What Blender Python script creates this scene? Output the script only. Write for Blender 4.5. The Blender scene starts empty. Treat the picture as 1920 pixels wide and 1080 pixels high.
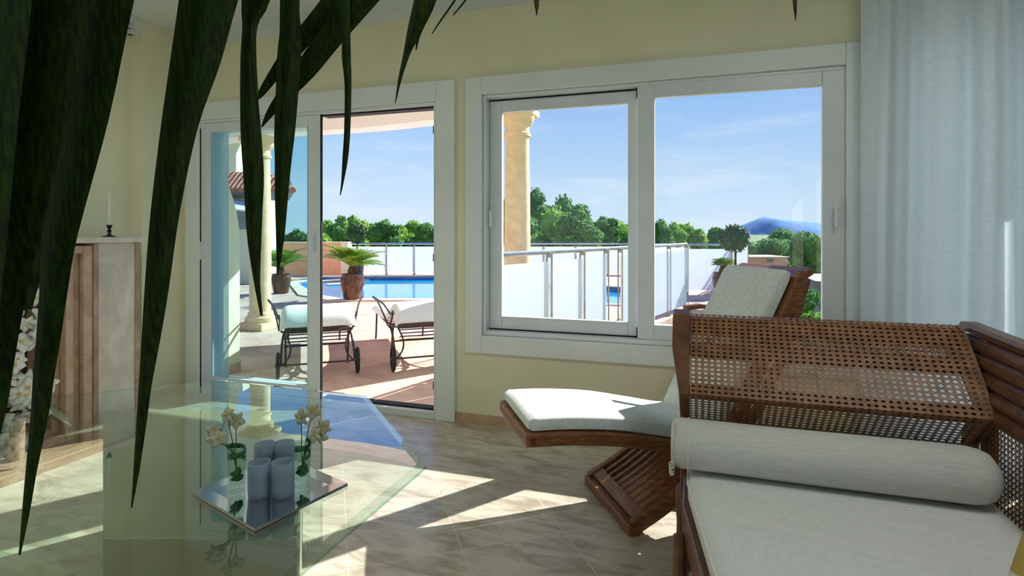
import bpy, bmesh, math, random
from mathutils import Vector, Matrix
random.seed(7)
PI = math.pi
scene = bpy.context.scene
COL = scene.collection

# ------------------------------------------------------------------ camera
F, HX, HY, EYE = 1060.0, 960.0, 437.0, 1.27      # focal length in px of a 1920 frame, horizon row
YAW = math.radians(18.3)
CO, SI = math.cos(YAW), math.sin(YAW)
cam_data = bpy.data.cameras.new('camera')
cam_data.sensor_width = 36.0
cam_data.lens = F / 1920 * 36.0
cam_data.shift_y = (HY - 540) / 1920
cam_data.clip_start = 0.05
cam_data.clip_end = 6000
cam = bpy.data.objects.new('camera', cam_data)
cam.location = (0, 0, EYE)
cam.rotation_euler = (PI / 2, 0, YAW)
COL.objects.link(cam)
scene.camera = cam

# ------------------------------------------------------------------ colour management
vs = scene.view_settings
vs.view_transform = 'Standard'
vs.look = 'None'
vs.gamma = 1.0
vs.use_curve_mapping = False
vs.exposure = 0.0

# ------------------------------------------------------------------ sky
world = bpy.data.worlds.new('sky')
scene.world = world
world.use_nodes = True
wn, wl = world.node_tree.nodes, world.node_tree.links
wn.clear()
w_out = wn.new('ShaderNodeOutputWorld')
w_bg = wn.new('ShaderNodeBackground')
w_tc = wn.new('ShaderNodeTexCoord')
w_sep = wn.new('ShaderNodeSeparateXYZ')
wl.new(w_tc.outputs['Generated'], w_sep.inputs[0])
w_ramp = wn.new('ShaderNodeValToRGB')
cr = w_ramp.color_ramp
cr.elements[0].position = 0.0; cr.elements[0].color = (0.70, 0.84, 0.99, 1)
cr.elements[1].position = 0.75; cr.elements[1].color = (0.05, 0.18, 0.66, 1)
for p, c in ((0.05, (0.64, 0.81, 0.99, 1)), (0.14, (0.47, 0.69, 0.98, 1)), (0.25, (0.31, 0.54, 0.96, 1)), (0.34, (0.12, 0.33, 0.87, 1))):
    e = cr.elements.new(p); e.color = c
wl.new(w_sep.outputs['Z'], w_ramp.inputs[0])
# thin wisps of cloud
w_map = wn.new('ShaderNodeMapping')
w_map.inputs['Scale'].default_value = (1.6, 1.6, 9.0)
w_map.inputs['Location'].default_value = (0.55, 0.3, 0.37)
wl.new(w_tc.outputs['Generated'], w_map.inputs[0])
w_noise = wn.new('ShaderNodeTexNoise')
w_noise.inputs['Scale'].default_value = 2.2
w_noise.inputs['Detail'].default_value = 7
w_noise.inputs['Roughness'].default_value = 0.62
wl.new(w_map.outputs[0], w_noise.inputs['Vector'])
w_cr = wn.new('ShaderNodeValToRGB')
w_cr.color_ramp.elements[0].position = 0.50; w_cr.color_ramp.elements[0].color = (0, 0, 0, 1)
w_cr.color_ramp.elements[1].position = 0.76; w_cr.color_ramp.elements[1].color = (0.62, 0.62, 0.62, 1)
wl.new(w_noise.outputs['Fac'], w_cr.inputs[0])
w_mix = wn.new('ShaderNodeMixRGB')
w_mix.inputs['Color2'].default_value = (0.86, 0.92, 1.0, 1)
wl.new(w_cr.outputs[0], w_mix.inputs['Fac'])
wl.new(w_ramp.outputs[0], w_mix.inputs['Color1'])
wl.new(w_mix.outputs[0], w_bg.inputs['Color'])
w_bg.inputs['Strength'].default_value = 1.0
wl.new(w_bg.outputs[0], w_out.inputs[0])

# ------------------------------------------------------------------ sun
SUN_EL, SUN_AZ = math.radians(35.5), math.radians(56.0)   # height, angle from the wall line
sd = bpy.data.lights.new('sun', 'SUN')
sd.energy = 11.5
sd.color = (1.0, 0.965, 0.91)
sd.angle = math.radians(0.55)
sun = bpy.data.objects.new('sun', sd)
to_sun = Vector((math.cos(SUN_EL) * math.cos(SUN_AZ), math.cos(SUN_EL) * math.sin(SUN_AZ), math.sin(SUN_EL)))
sun.rotation_euler = to_sun.to_track_quat('Z', 'Y').to_euler()
sun.location = (6, 9, 12)
COL.objects.link(sun)

# ------------------------------------------------------------------ area lights added as soft fill, above the view
def fill_light(name, loc, size, watts, color):
    ld = bpy.data.lights.new(name, 'AREA')
    ld.shape = 'SQUARE'; ld.size = size; ld.energy = watts; ld.color = color
    o = bpy.data.objects.new(name, ld)
    o.location = loc
    COL.objects.link(o)
    return o
fill_light('fill_light', (-2.9, 0.9, 2.82), 0.8, 16, (0.93, 0.97, 1.0))
fill_light('fill_light', (0.9, 1.0, 2.82), 0.8, 16, (0.93, 0.97, 1.0))

# ------------------------------------------------------------------ points from the photograph
def ray(x, y):
    a = (x - HX) / F
    return Vector((a * CO - SI, a * SI + CO, (HY - y) / F))
CAMP = Vector((0, 0, EYE))
def PZ(x, y, depth): return CAMP + ray(x, y) * depth           # by camera depth
def Pz(x, y, z): r = ray(x, y); return CAMP + r * ((z - EYE) / r.z)   # on a level plane
def Pv(x, y, v): r = ray(x, y); return CAMP + r * (v / r.y)     # on a plane parallel to the window wall
def Pu(x, y, u): r = ray(x, y); return CAMP + r * (u / r.x)     # on a plane parallel to the left wall

# ------------------------------------------------------------------ materials
def new_mat(name):
    m = bpy.data.materials.new(name); m.use_nodes = True
    n, l = m.node_tree.nodes, m.node_tree.links
    return m, n, l, n['Principled BSDF']

def rgb(r, g, b):
    f = lambda c: (c / 255 / 12.92) if c <= 10 else ((c / 255 + 0.055) / 1.055) ** 2.4
    return (f(r), f(g), f(b), 1)

def tex_mat(name, c1, c2, scale=6, rough=0.6, stretch=(1, 1, 1), detail=5, bump=0.0, bump_scale=None, spec=0.4, lo=0.35, hi=0.7, distortion=0.0, rot=(0, 0, 0), sheen=0, metal=0, trans=0):
    m, n, l, p = new_mat(name)
    tc = n.new('ShaderNodeTexCoord'); mp = n.new('ShaderNodeMapping')
    mp.inputs['Scale'].default_value = stretch
    mp.inputs['Rotation'].default_value = rot
    l.new(tc.outputs['Object'], mp.inputs[0])
    nz = n.new('ShaderNodeTexNoise')
    nz.inputs['Scale'].default_value = scale; nz.inputs['Detail'].default_value = detail
    nz.inputs['Distortion'].default_value = distortion
    l.new(mp.outputs[0], nz.inputs['Vector'])
    r = n.new('ShaderNodeValToRGB')
    r.color_ramp.elements[0].position = lo; r.color_ramp.elements[0].color = c1
    r.color_ramp.elements[1].position = hi; r.color_ramp.elements[1].color = c2
    l.new(nz.outputs['Fac'], r.inputs[0])
    l.new(r.outputs[0], p.inputs['Base Color'])
    p.inputs['Roughness'].default_value = rough
    p.inputs['Specular IOR Level'].default_value = spec
    p.inputs['Metallic'].default_value = metal
    if sheen: p.inputs['Sheen Weight'].default_value = sheen
    if bump:
        b = n.new('ShaderNodeBump'); b.inputs['Strength'].default_value = bump
        b.inputs['Distance'].default_value = 0.01
        if bump_scale:
            nb = n.new('ShaderNodeTexNoise'); nb.inputs['Scale'].default_value = bump_scale; nb.inputs['Detail'].default_value = 4
            l.new(mp.outputs[0], nb.inputs['Vector']); l.new(nb.outputs['Fac'], b.inputs['Height'])
        else:
            l.new(nz.outputs['Fac'], b.inputs['Height'])
        l.new(b.outputs[0], p.inputs['Normal'])
    if trans:
        t = n.new('ShaderNodeBsdfTranslucent'); l.new(r.outputs[0], t.inputs['Color'])
        mx = n.new('ShaderNodeMixShader'); mx.inputs[0].default_value = trans
        l.new(p.outputs[0], mx.inputs[1]); l.new(t.outputs[0], mx.inputs[2])
        l.new(mx.outputs[0], n['Material Output'].inputs[0])
    return m

def glass_mat(name, tint, ior=1.5, gloss_rough=0.0, strength=1.0):
    """clear pane: straight-through tinted light plus fresnel reflection from the outer faces"""
    m, n, l, p = new_mat(name); n.remove(p)
    tr = n.new('ShaderNodeBsdfTransparent'); tr.inputs[0].default_value = tint
    gl = n.new('ShaderNodeBsdfGlossy'); gl.inputs['Roughness'].default_value = gloss_rough
    gl.inputs['Color'].default_value = (1, 1, 1, 1)
    fr = n.new('ShaderNodeFresnel'); fr.inputs['IOR'].default_value = ior
    ge = n.new('ShaderNodeNewGeometry')
    inv = n.new('ShaderNodeMath'); inv.operation = 'SUBTRACT'; inv.inputs[0].default_value = 1
    l.new(ge.outputs['Backfacing'], inv.inputs[1])
    mu = n.new('ShaderNodeMath'); mu.operation = 'MULTIPLY'
    l.new(fr.outputs[0], mu.inputs[0]); l.new(inv.outputs[0], mu.inputs[1])
    m2 = n.new('ShaderNodeMath'); m2.operation = 'MULTIPLY'; m2.inputs[1].default_value = strength; m2.use_clamp = True
    l.new(mu.outputs[0], m2.inputs[0])
    mx = n.new('ShaderNodeMixShader')
    l.new(m2.outputs[0], mx.inputs[0]); l.new(tr.outputs[0], mx.inputs[1]); l.new(gl.outputs[0], mx.inputs[2])
    l.new(mx.outputs[0], n['Material Output'].inputs[0])
    return m

def frosted_mat(name, color, through, trans=0.55):
    m, n, l, p = new_mat(name)
    p.inputs['Base Color'].default_value = color; p.inputs['Roughness'].default_value = 0.25
    tl = n.new('ShaderNodeBsdfTranslucent'); tl.inputs[0].default_value = color
    tr = n.new('ShaderNodeBsdfTransparent'); tr.inputs[0].default_value = (0.95, 0.98, 1, 1)
    a = n.new('ShaderNodeMixShader'); a.inputs[0].default_value = trans
    l.new(p.outputs[0], a.inputs[1]); l.new(tl.outputs[0], a.inputs[2])
    b = n.new('ShaderNodeMixShader'); b.inputs[0].default_value = through
    l.new(a.outputs[0], b.inputs[1]); l.new(tr.outputs[0], b.inputs[2])
    l.new(b.outputs[0], n['Material Output'].inputs[0])
    return m

def tile_mat(name, c1, c2, grout, size, rot, rough, vein_scale=2.2, gloss=0.5, mortar=0.006, stretch=(1, 3, 1), vein_rot=0.6, off=(0, 0, 0)):
    m, n, l, p = new_mat(name)
    tc = n.new('ShaderNodeTexCoord'); mp = n.new('ShaderNodeMapping')
    mp.inputs['Rotation'].default_value = (0, 0, rot)
    mp.inputs['Location'].default_value = off
    l.new(tc.outputs['Object'], mp.inputs[0])
    br = n.new('ShaderNodeTexBrick')
    br.offset = 0.0; br.squash = 1.0
    br.inputs['Scale'].default_value = 1.0
    br.inputs['Mortar Size'].default_value = mortar / 2
    br.inputs['Mortar Smooth'].default_value = 0.3
    br.inputs['Brick Width'].default_value = size; br.inputs['Row Height'].default_value = size
    br.inputs['Color1'].default_value = (0.9, 0.9, 0.9, 1); br.inputs['Color2'].default_value = (1, 1, 1, 1)
    l.new(mp.outputs[0], br.inputs['Vector'])
    mv = n.new('ShaderNodeMapping'); mv.inputs['Rotation'].default_value = (0, 0, vein_rot); mv.inputs['Scale'].default_value = stretch
    l.new(tc.outputs['Object'], mv.inputs[0])
    nz = n.new('ShaderNodeTexNoise'); nz.inputs['Scale'].default_value = vein_scale; nz.inputs['Detail'].default_value = 9
    nz.inputs['Roughness'].default_value = 0.62; nz.inputs['Distortion'].default_value = 0.9
    l.new(mv.outputs[0], nz.inputs['Vector'])
    r = n.new('ShaderNodeValToRGB')
    r.color_ramp.elements[0].position = 0.36; r.color_ramp.elements[0].color = c1
    r.color_ramp.elements[1].position = 0.58; r.color_ramp.elements[1].color = c2
    l.new(nz.outputs['Fac'], r.inputs[0])
    mul = n.new('ShaderNodeMixRGB'); mul.blend_type = 'MULTIPLY'; mul.inputs['Fac'].default_value = 1
    l.new(r.outputs[0], mul.inputs['Color1']); l.new(br.outputs['Color'], mul.inputs['Color2'])
    mix = n.new('ShaderNodeMixRGB'); mix.inputs['Color2'].default_value = grout
    l.new(br.outputs['Fac'], mix.inputs['Fac']); l.new(mul.outputs[0], mix.inputs['Color1'])
    l.new(mix.outputs[0], p.inputs['Base Color'])
    p.inputs['Roughness'].default_value = rough
    p.inputs['Specular IOR Level'].default_value = gloss
    return m

M = {}
M['wall'] = tex_mat('cream_plaster', rgb(226, 222, 190), rgb(232, 228, 198), 3, 0.9, bump=0.05, bump_scale=60, spec=0.2)
M['ceiling'] = tex_mat('ceiling_paint', rgb(214, 218, 214), rgb(222, 226, 222), 2, 0.9, spec=0.2)
M['white'] = tex_mat('white_lacquer', rgb(222, 228, 224), rgb(230, 235, 231), 3, 0.38, spec=0.5)
M['pvc'] = tex_mat('white_profile', rgb(214, 221, 222), rgb(224, 230, 231), 4, 0.3, spec=0.5)
M['rubber'] = tex_mat('black_rubber', rgb(14, 14, 16), rgb(26, 26, 28), 20, 0.6)
M['post_steel'] = tex_mat('brushed_steel_post', rgb(136, 132, 124), rgb(158, 152, 142), 10, 0.4, metal=0.8)
M['chrome'] = tex_mat('satin_metal', rgb(188, 192, 194), rgb(206, 210, 212), 10, 0.28, metal=1.0)
M['floor'] = tile_mat('beige_marble_tiles', rgb(164, 152, 133), rgb(206, 197, 179), rgb(206, 198, 182), 0.44, math.radians(54), 0.24, 4.2, 0.45, 0.005, off=(0.02, -0.06, 0))
M['base'] = tex_mat('pinkish_marble', rgb(176, 146, 118), rgb(204, 178, 150), 7, 0.35, distortion=1.0)
M['marble'] = tex_mat('cream_marble', rgb(196, 184, 168), rgb(224, 214, 200), 5, 0.3, distortion=1.5, stretch=(1, 1, 0.6))
M['marble_dark'] = tex_mat('brown_marble', rgb(150, 122, 98), rgb(186, 160, 134), 6, 0.3, distortion=1.2)
M['soot'] = tex_mat('dark_firebrick', rgb(40, 18, 12), rgb(66, 30, 20), 9, 0.85)
M['stone_base'] = tex_mat('pale_travertine', rgb(150, 146, 122), rgb(172, 168, 144), 3, 0.45, distortion=1.0)
M['pane'] = glass_mat('window_glass', (0.97, 0.985, 0.99, 1), 1.45)
M['pane_tint'] = glass_mat('tinted_door_glass', (0.83, 0.935, 0.945, 1), 1.45)
M['table_glass'] = glass_mat('thick_table_glass', (0.86, 0.945, 0.90, 1), 1.9, strength=1.6)
M['table_edge'] = glass_mat('polished_glass_edge', (0.55, 0.78, 0.70, 1), 2.2)
M['drink_glass'] = glass_mat('clear_tumbler_glass', (0.86, 0.93, 0.90, 1), 1.7)
M['frost_cup'] = frosted_mat('frosted_cup_glass', rgb(178, 196, 208), 0.22, 0.5)
M['frost_rail'] = frosted_mat('frosted_railing_glass', rgb(240, 246, 252), 0.08, 0.5)
M['frost_strip'] = frosted_mat('milky_glass_strip', rgb(176, 214, 228), 0.45, 0.5)
M['frost_win'] = frosted_mat('curtain_backlight_glass', rgb(224, 232, 236), 0.0, 0.85)
M['mirror'] = tex_mat('mirror_glass', (0.60, 0.58, 0.62, 1), (0.64, 0.62, 0.66, 1), 2, 0.08, metal=1.0)
M['teak'] = tex_mat('oiled_teak', rgb(104, 62, 34), rgb(152, 98, 58), 9, 0.38, stretch=(1.5, 1.5, 12), distortion=0.6, spec=0.5)
M['teak2'] = tex_mat('dark_rattan_wood', rgb(84, 50, 28), rgb(122, 76, 44), 8, 0.35, stretch=(3, 3, 3), distortion=0.6, spec=0.5)
M['cane'] = tex_mat('woven_cane', rgb(124, 82, 48), rgb(166, 116, 74), 22, 0.42, spec=0.45)
M['linen'] = tex_mat('ivory_linen', rgb(214, 212, 200), rgb(224, 223, 213), 26, 0.95, stretch=(1, 6, 1), bump=0.25, bump_scale=300, spec=0.1)
M['linen_seat'] = tex_mat('creased_ivory_linen', rgb(216, 217, 212), rgb(224, 225, 220), 26, 0.95, stretch=(5, 1.4, 1), spec=0.1)
_n, _l = M['linen_seat'].node_tree.nodes, M['linen_seat'].node_tree.links
_tc = _n.new('ShaderNodeTexCoord'); _mp = _n.new('ShaderNodeMapping'); _mp.inputs['Scale'].default_value = (1.0, 2.6, 1); _mp.inputs['Rotation'].default_value = (0, 0, 0.25)
_l.new(_tc.outputs['Object'], _mp.inputs[0])
_nz = _n.new('ShaderNodeTexNoise'); _nz.inputs['Scale'].default_value = 5.0; _nz.inputs['Detail'].default_value = 3; _l.new(_mp.outputs[0], _nz.inputs['Vector'])
_b = _n.new('ShaderNodeBump'); _b.inputs['Strength'].default_value = 0.35; _b.inputs['Distance'].default_value = 0.03; _l.new(_nz.outputs['Fac'], _b.inputs['Height']); _l.new(_b.outputs[0], _n['Principled BSDF'].inputs['Normal'])
M['linen2'] = tex_mat('natural_linen', rgb(204, 203, 194), rgb(217, 216, 208), 20, 0.95, stretch=(1, 12, 8), bump=0.3, bump_scale=240, spec=0.1)
M['canvas'] = tex_mat('white_canvas', rgb(206, 214, 206), rgb(224, 230, 224), 60, 0.95, bump=0.3, bump_scale=400, spec=0.1)
M['piping'] = tex_mat('cotton_piping', rgb(214, 212, 200), rgb(226, 224, 214), 40, 0.9)
M['curtain'] = tex_mat('sheer_linen_curtain', rgb(234, 242, 246), rgb(244, 249, 252), 30, 0.95, stretch=(1, 1, 5), bump=0.06, bump_scale=200, spec=0.05, trans=0.42)
M['leaf'] = tex_mat('palm_leaf', rgb(20, 38, 4), rgb(50, 76, 12), 18, 0.5, stretch=(14, 14, 0.12), spec=0.2, trans=0.10)
M['leaf_tip'] = tex_mat('dry_leaf', rgb(70, 50, 26), rgb(110, 84, 40), 14, 0.6)
M['stalk'] = tex_mat('palm_stalk', rgb(60, 84, 30), rgb(96, 120, 46), 10, 0.5)
M['bark'] = tex_mat('bark', rgb(70, 50, 36), rgb(120, 92, 66), 12, 0.9, bump=0.5)
M['soil'] = tex_mat('potting_soil', rgb(44, 32, 24), rgb(74, 56, 42), 40, 0.95)
M['petal'] = tex_mat('white_petal', rgb(226, 228, 214), rgb(244, 244, 236), 10, 0.6, trans=0.25)
M['petal_cream'] = tex_mat('cream_petal', rgb(196, 196, 160), rgb(216, 214, 184), 20, 0.7, trans=0.25)
M['petal_core'] = tex_mat('yellow_flower_heart', rgb(190, 160, 40), rgb(220, 196, 80), 20, 0.6)
M['leaf_bright'] = tex_mat('fresh_leaf', rgb(52, 104, 44), rgb(96, 150, 70), 10, 0.45, trans=0.2)
M['orchid_leaf'] = tex_mat('dark_orchid_leaf', rgb(24, 36, 22), rgb(46, 62, 38), 10, 0.5)
M['bead'] = tex_mat('green_glass_pebble', rgb(20, 84, 40), rgb(50, 130, 66), 60, 0.25)
M['iron'] = tex_mat('wrought_iron', rgb(46, 42, 42), rgb(74, 68, 66), 30, 0.5, spec=0.5)
M['tyre'] = tex_mat('rubber_tyre', rgb(20, 22, 24), rgb(36, 38, 40), 30, 0.7)
M['towel'] = tex_mat('white_towelling', rgb(236, 236, 236), rgb(246, 246, 246), 60, 0.95, bump=0.3, bump_scale=200)
M['terrace'] = tile_mat('terracotta_tiles', rgb(196, 158, 140), rgb(220, 188, 170), rgb(208, 180, 164), 0.45, math.radians(20), 0.75, 1.5, 0.25, 0.012, stretch=(1, 1, 1))
M['coping'] = tex_mat('pale_coping_stone', rgb(214, 190, 168), rgb(230, 210, 190), 4, 0.8)
M['pool'] = tex_mat('pool_water', rgb(8, 132, 190), rgb(40, 160, 208), 1.4, 0.06, spec=0.22, bump=0.02, bump_scale=5)
M['pool_wall'] = tex_mat('pool_tiles', rgb(16, 110, 190), rgb(30, 130, 206), 8, 0.3)
M['stucco'] = tex_mat('salmon_stucco', rgb(226, 168, 138), rgb(236, 182, 152), 5, 0.9)
M['cream_ext'] = tex_mat('cream_stucco', rgb(236, 220, 190), rgb(244, 230, 204), 4, 0.9)
M['column'] = tex_mat('limestone_column', rgb(226, 194, 150), rgb(240, 216, 178), 9, 0.8, bump=0.1, distortion=0.5)
M['soffit'] = tex_mat('pale_soffit', rgb(248, 243, 238), rgb(252, 248, 244), 4, 0.9)
M['roof_tile'] = tex_mat('clay_roof_tile', rgb(166, 96, 70), rgb(206, 140, 108), 8, 0.85)
M['grey_eave'] = tex_mat('grey_eave', rgb(128, 128, 130), rgb(150, 150, 152), 4, 0.8)
M['awning'] = tex_mat('white_awning', rgb(238, 240, 244), rgb(246, 248, 250), 4, 0.8)
M['win_dark'] = tex_mat('blue_window_pane', rgb(70, 120, 146), rgb(96, 146, 170), 3, 0.1, spec=0.6)
M['pot'] = tex_mat('glazed_brown_pot', rgb(66, 42, 30), rgb(122, 84, 58), 8, 0.35, distortion=1.5)
M['cycad'] = tex_mat('cycad_leaf', rgb(84, 128, 36), rgb(160, 190, 70), 8, 0.5, trans=0.2)
M['topiary'] = tex_mat('topiary_leaf', rgb(34, 66, 26), rgb(84, 116, 48), 3, 0.7)
M['pine'] = tex_mat('pine_foliage', rgb(100, 156, 56), rgb(180, 216, 104), 0.9, 0.8, trans=0.35)
M['pine_dark'] = tex_mat('dark_pine_foliage', rgb(68, 124, 60), rgb(136, 182, 96), 0.9, 0.8, trans=0.3)
M['hedge'] = tex_mat('hedge_foliage', rgb(92, 150, 56), rgb(176, 208, 100), 1.2, 0.8, trans=0.35)
M['ground'] = tex_mat('dry_garden_ground', rgb(84, 110, 70), rgb(122, 138, 92), 0.5, 0.95)
M['mountain'] = tex_mat('hazed_mountain_rock', rgb(104, 138, 176), rgb(122, 154, 190), 0.012, 1.0, spec=0.0)  # distance haze painted into the base colour
M['wax'] = tex_mat('white_candle_wax', rgb(226, 228, 222), rgb(236, 238, 232), 20, 0.5)
M['bronze'] = tex_mat('dark_bronze', rgb(40, 36, 34), rgb(66, 58, 52), 20, 0.35, metal=0.7)
def floral():
    m, n, l, p = new_mat('leaf_print_cotton')
    tc = n.new('ShaderNodeTexCoord'); mp = n.new('ShaderNodeMapping'); mp.inputs['Scale'].default_value = (1.25, 0.36, 1.0); mp.inputs['Rotation'].default_value = (0.5, 0.3, 0.9)
    l.new(tc.outputs['Object'], mp.inputs[0])
    vo = n.new('ShaderNodeTexVoronoi'); vo.inputs['Scale'].default_value = 9
    l.new(mp.outputs[0], vo.inputs['Vector'])
    r = n.new('ShaderNodeValToRGB'); r.color_ramp.elements[0].position = 0.40; r.color_ramp.elements[0].color = rgb(176, 152, 70)
    r.color_ramp.elements[1].position = 0.44; r.color_ramp.elements[1].color = rgb(214, 214, 204)
    l.new(vo.outputs['Distance'], r.inputs[0]); l.new(r.outputs[0], p.inputs['Base Color']); p.inputs['Roughness'].default_value = 0.9
    return m
M['floral'] = floral()

# ------------------------------------------------------------------ mesh helpers
class MB:
    """collects shapes in world coordinates; build() links them as one mesh object"""
    def __init__(self): self.v, self.f = [], []
    def add(self, verts, faces):
        b = len(self.v); self.v += [Vector(p) for p in verts]; self.f += [tuple(b + i for i in f) for f in faces]; return self
    def box(self, x0, x1, y0, y1, z0, z1, mat=None):
        vs_ = [Vector((x, y, z)) for z in (z0, z1) for y in (y0, y1) for x in (x0, x1)]
        if mat is not None: vs_ = [mat @ p for p in vs_]
        return self.add(vs_, [(0, 2, 3, 1), (4, 5, 7, 6), (0, 1, 5, 4), (2, 6, 7, 3), (0, 4, 6, 2), (1, 3, 7, 5)])
    def prism(self, poly, axis, a0, a1, mat=None):
        """poly: 2D outline, counter-clockwise as seen from +axis; axis 'x': (y,z), 'y': (z,x), 'z': (x,y)"""
        n = len(poly)
        def mk(p, a):
            q = {'x': (a, p[0], p[1]), 'y': (p[1], a, p[0]), 'z': (p[0], p[1], a)}[axis]
            return mat @ Vector(q) if mat is not None else Vector(q)
        area = sum(poly[i][0] * poly[(i + 1) % n][1] - poly[(i + 1) % n][0] * poly[i][1] for i in range(n))
        if area < 0: poly = poly[::-1]
        vs_ = [mk(p, a0) for p in poly] + [mk(p, a1) for p in poly]
        fs = [tuple(range(n - 1, -1, -1)), tuple(range(n, 2 * n))] + [(i, (i + 1) % n, n + (i + 1) % n, n + i) for i in range(n)]
        return self.add(vs_, fs)
    def tube(self, pts, r, seg=8, closed=False, caps=True):
        pts = [Vector(p) for p in pts]; n = len(pts)
        rs = r if isinstance(r, (list, tuple)) else [r] * n
        rings = []; prev = None
        for i in range(n):
            if closed: t = pts[(i + 1) % n] - pts[i - 1]
            else: t = pts[min(i + 1, n - 1)] - pts[max(i - 1, 0)]
            t = t.normalized() if t.length > 1e-9 else Vector((0, 0, 1))
            if prev is None:
                a = Vector((0, 0, 1)) if abs(t.z) < 0.9 else Vector((1, 0, 0))
                prev = t.cross(a).normalized()
            else:
                prev = prev - t * prev.dot(t)
                prev = prev.normalized() if prev.length > 1e-6 else t.orthogonal().normalized()
            b = t.cross(prev)
            rings.append([pts[i] + (prev * math.cos(2 * PI * k / seg) + b * math.sin(2 * PI * k / seg)) * rs[i] for k in range(seg)])
        vs_ = [p for ring in rings for p in ring]; fs = []
        m = n if closed else n - 1
        for i in range(m):
            j = (i + 1) % n
            for k in range(seg):
                k2 = (k + 1) % seg
                fs.append((i * seg + k, i * seg + k2, j * seg + k2, j * seg + k))
        if caps and not closed:
            fs.append(tuple(range(seg - 1, -1, -1))); fs.append(tuple((n - 1) * seg + k for k in range(seg)))
        return self.add(vs_, fs)
    def bar(self, pts, w, h, up=Vector((0, 0, 1))):
        """rectangular bar along a path, w across, h along up"""
        pts = [Vector(p) for p in pts]; n = len(pts); vs_ = []
        for i in range(n):
            t = (pts[min(i + 1, n - 1)] - pts[max(i - 1, 0)]).normalized()
            s = t.cross(up).normalized(); u = s.cross(t).normalized()
            for a, b in ((-1, -1), (1, -1), (1, 1), (-1, 1)): vs_.append(pts[i] + s * (a * w / 2) + u * (b * h / 2))
        fs = [(3, 2, 1, 0), tuple((n - 1) * 4 + k for k in range(4))]
        for i in range(n - 1):
            for k in range(4):
                k2 = (k + 1) % 4
                fs.append((i * 4 + k, i * 4 + k2, i * 4 + 4 + k2, i * 4 + 4 + k))
        return self.add(vs_, fs)
    def lathe(self, c, prof, seg=24):
        """prof: (radius, height) from bottom to top around a vertical axis at c"""
        c = Vector(c); n = len(prof); vs_ = []; fs = []
        for r, h in prof:
            for k in range(seg):
                a = 2 * PI * k / seg; vs_.append(c + Vector((r * math.cos(a), r * math.sin(a), h)))
        for i in range(n - 1):
            for k in range(seg):
                k2 = (k + 1) % seg
                fs.append((i * seg + k, i * seg + k2, i * seg + seg + k2, i * seg + seg + k))
        fs.append(tuple(range(seg - 1, -1, -1))); fs.append(tuple((n - 1) * seg + k for k in range(seg)))
        return self.add(vs_, fs)
    def blob(self, c, rx, ry, rz, seg=12, rings=8, jitter=0.0, rnd=random):
        c = Vector(c); vs_ = [c + Vector((0, 0, -rz))]; fs = []
        for i in range(1, rings):
            th = -PI / 2 + PI * i / rings
            for k in range(seg):
                a = 2 * PI * k / seg; j = 1 + rnd.uniform(-jitter, jitter)
                vs_.append(c + Vector((rx * math.cos(th) * math.cos(a) * j, ry * math.cos(th) * math.sin(a) * j, rz * math.sin(th) * j)))
        vs_.append(c + Vector((0, 0, rz))); top = len(vs_) - 1
        for k in range(seg):
            k2 = (k + 1) % seg
            fs.append((0, 1 + k2, 1 + k)); fs.append((top, top - seg + k, top - seg + k2))
            for i in range(rings - 2):
                a = 1 + i * seg
                fs.append((a + k, a + k2, a + seg + k2, a + seg + k))
        return self.add(vs_, fs)
    def grid(self, rows):
        """rows of points -> a sheet"""
        n, m = len(rows), len(rows[0])
        return self.add([p for r in rows for p in r], [(i * m + k, i * m + k + 1, (i + 1) * m + k + 1, (i + 1) * m + k) for i in range(n - 1) for k in range(m - 1)])
    def build(self, name, mat, parent=None, smooth=False, bevel=0.0, seg=2, solid=0.0, sub=0, angle=35):
        me = bpy.data.meshes.new(name)
        org = Vector((0, 0, 0))
        q = parent
        while q is not None: org = org + q.location; q = q.parent
        me.from_pydata([tuple(p - org) for p in self.v], [], self.f)
        me.materials.append(mat)
        bm_ = bmesh.new(); bm_.from_mesh(me)
        if smooth: bmesh.ops.remove_doubles(bm_, verts=bm_.verts, dist=1e-6)
        bmesh.ops.recalc_face_normals(bm_, faces=bm_.faces) if not solid else None
        bm_.to_mesh(me); bm_.free()
        if smooth:
            for p in me.polygons: p.use_smooth = True
            try: me.set_sharp_from_angle(angle=math.radians(angle))
            except Exception: pass
        o = bpy.data.objects.new(name, me); COL.objects.link(o)
        if parent is not None: o.parent = parent
        if solid:
            s = o.modifiers.new('thickness', 'SOLIDIFY'); s.thickness = solid; s.offset = 0
        if bevel:
            b = o.modifiers.new('bevel', 'BEVEL'); b.width = bevel; b.segments = seg; b.limit_method = 'ANGLE'
        if sub:
            s = o.modifiers.new('subdivide', 'SUBSURF'); s.levels = sub; s.render_levels = sub
        return o

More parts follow.
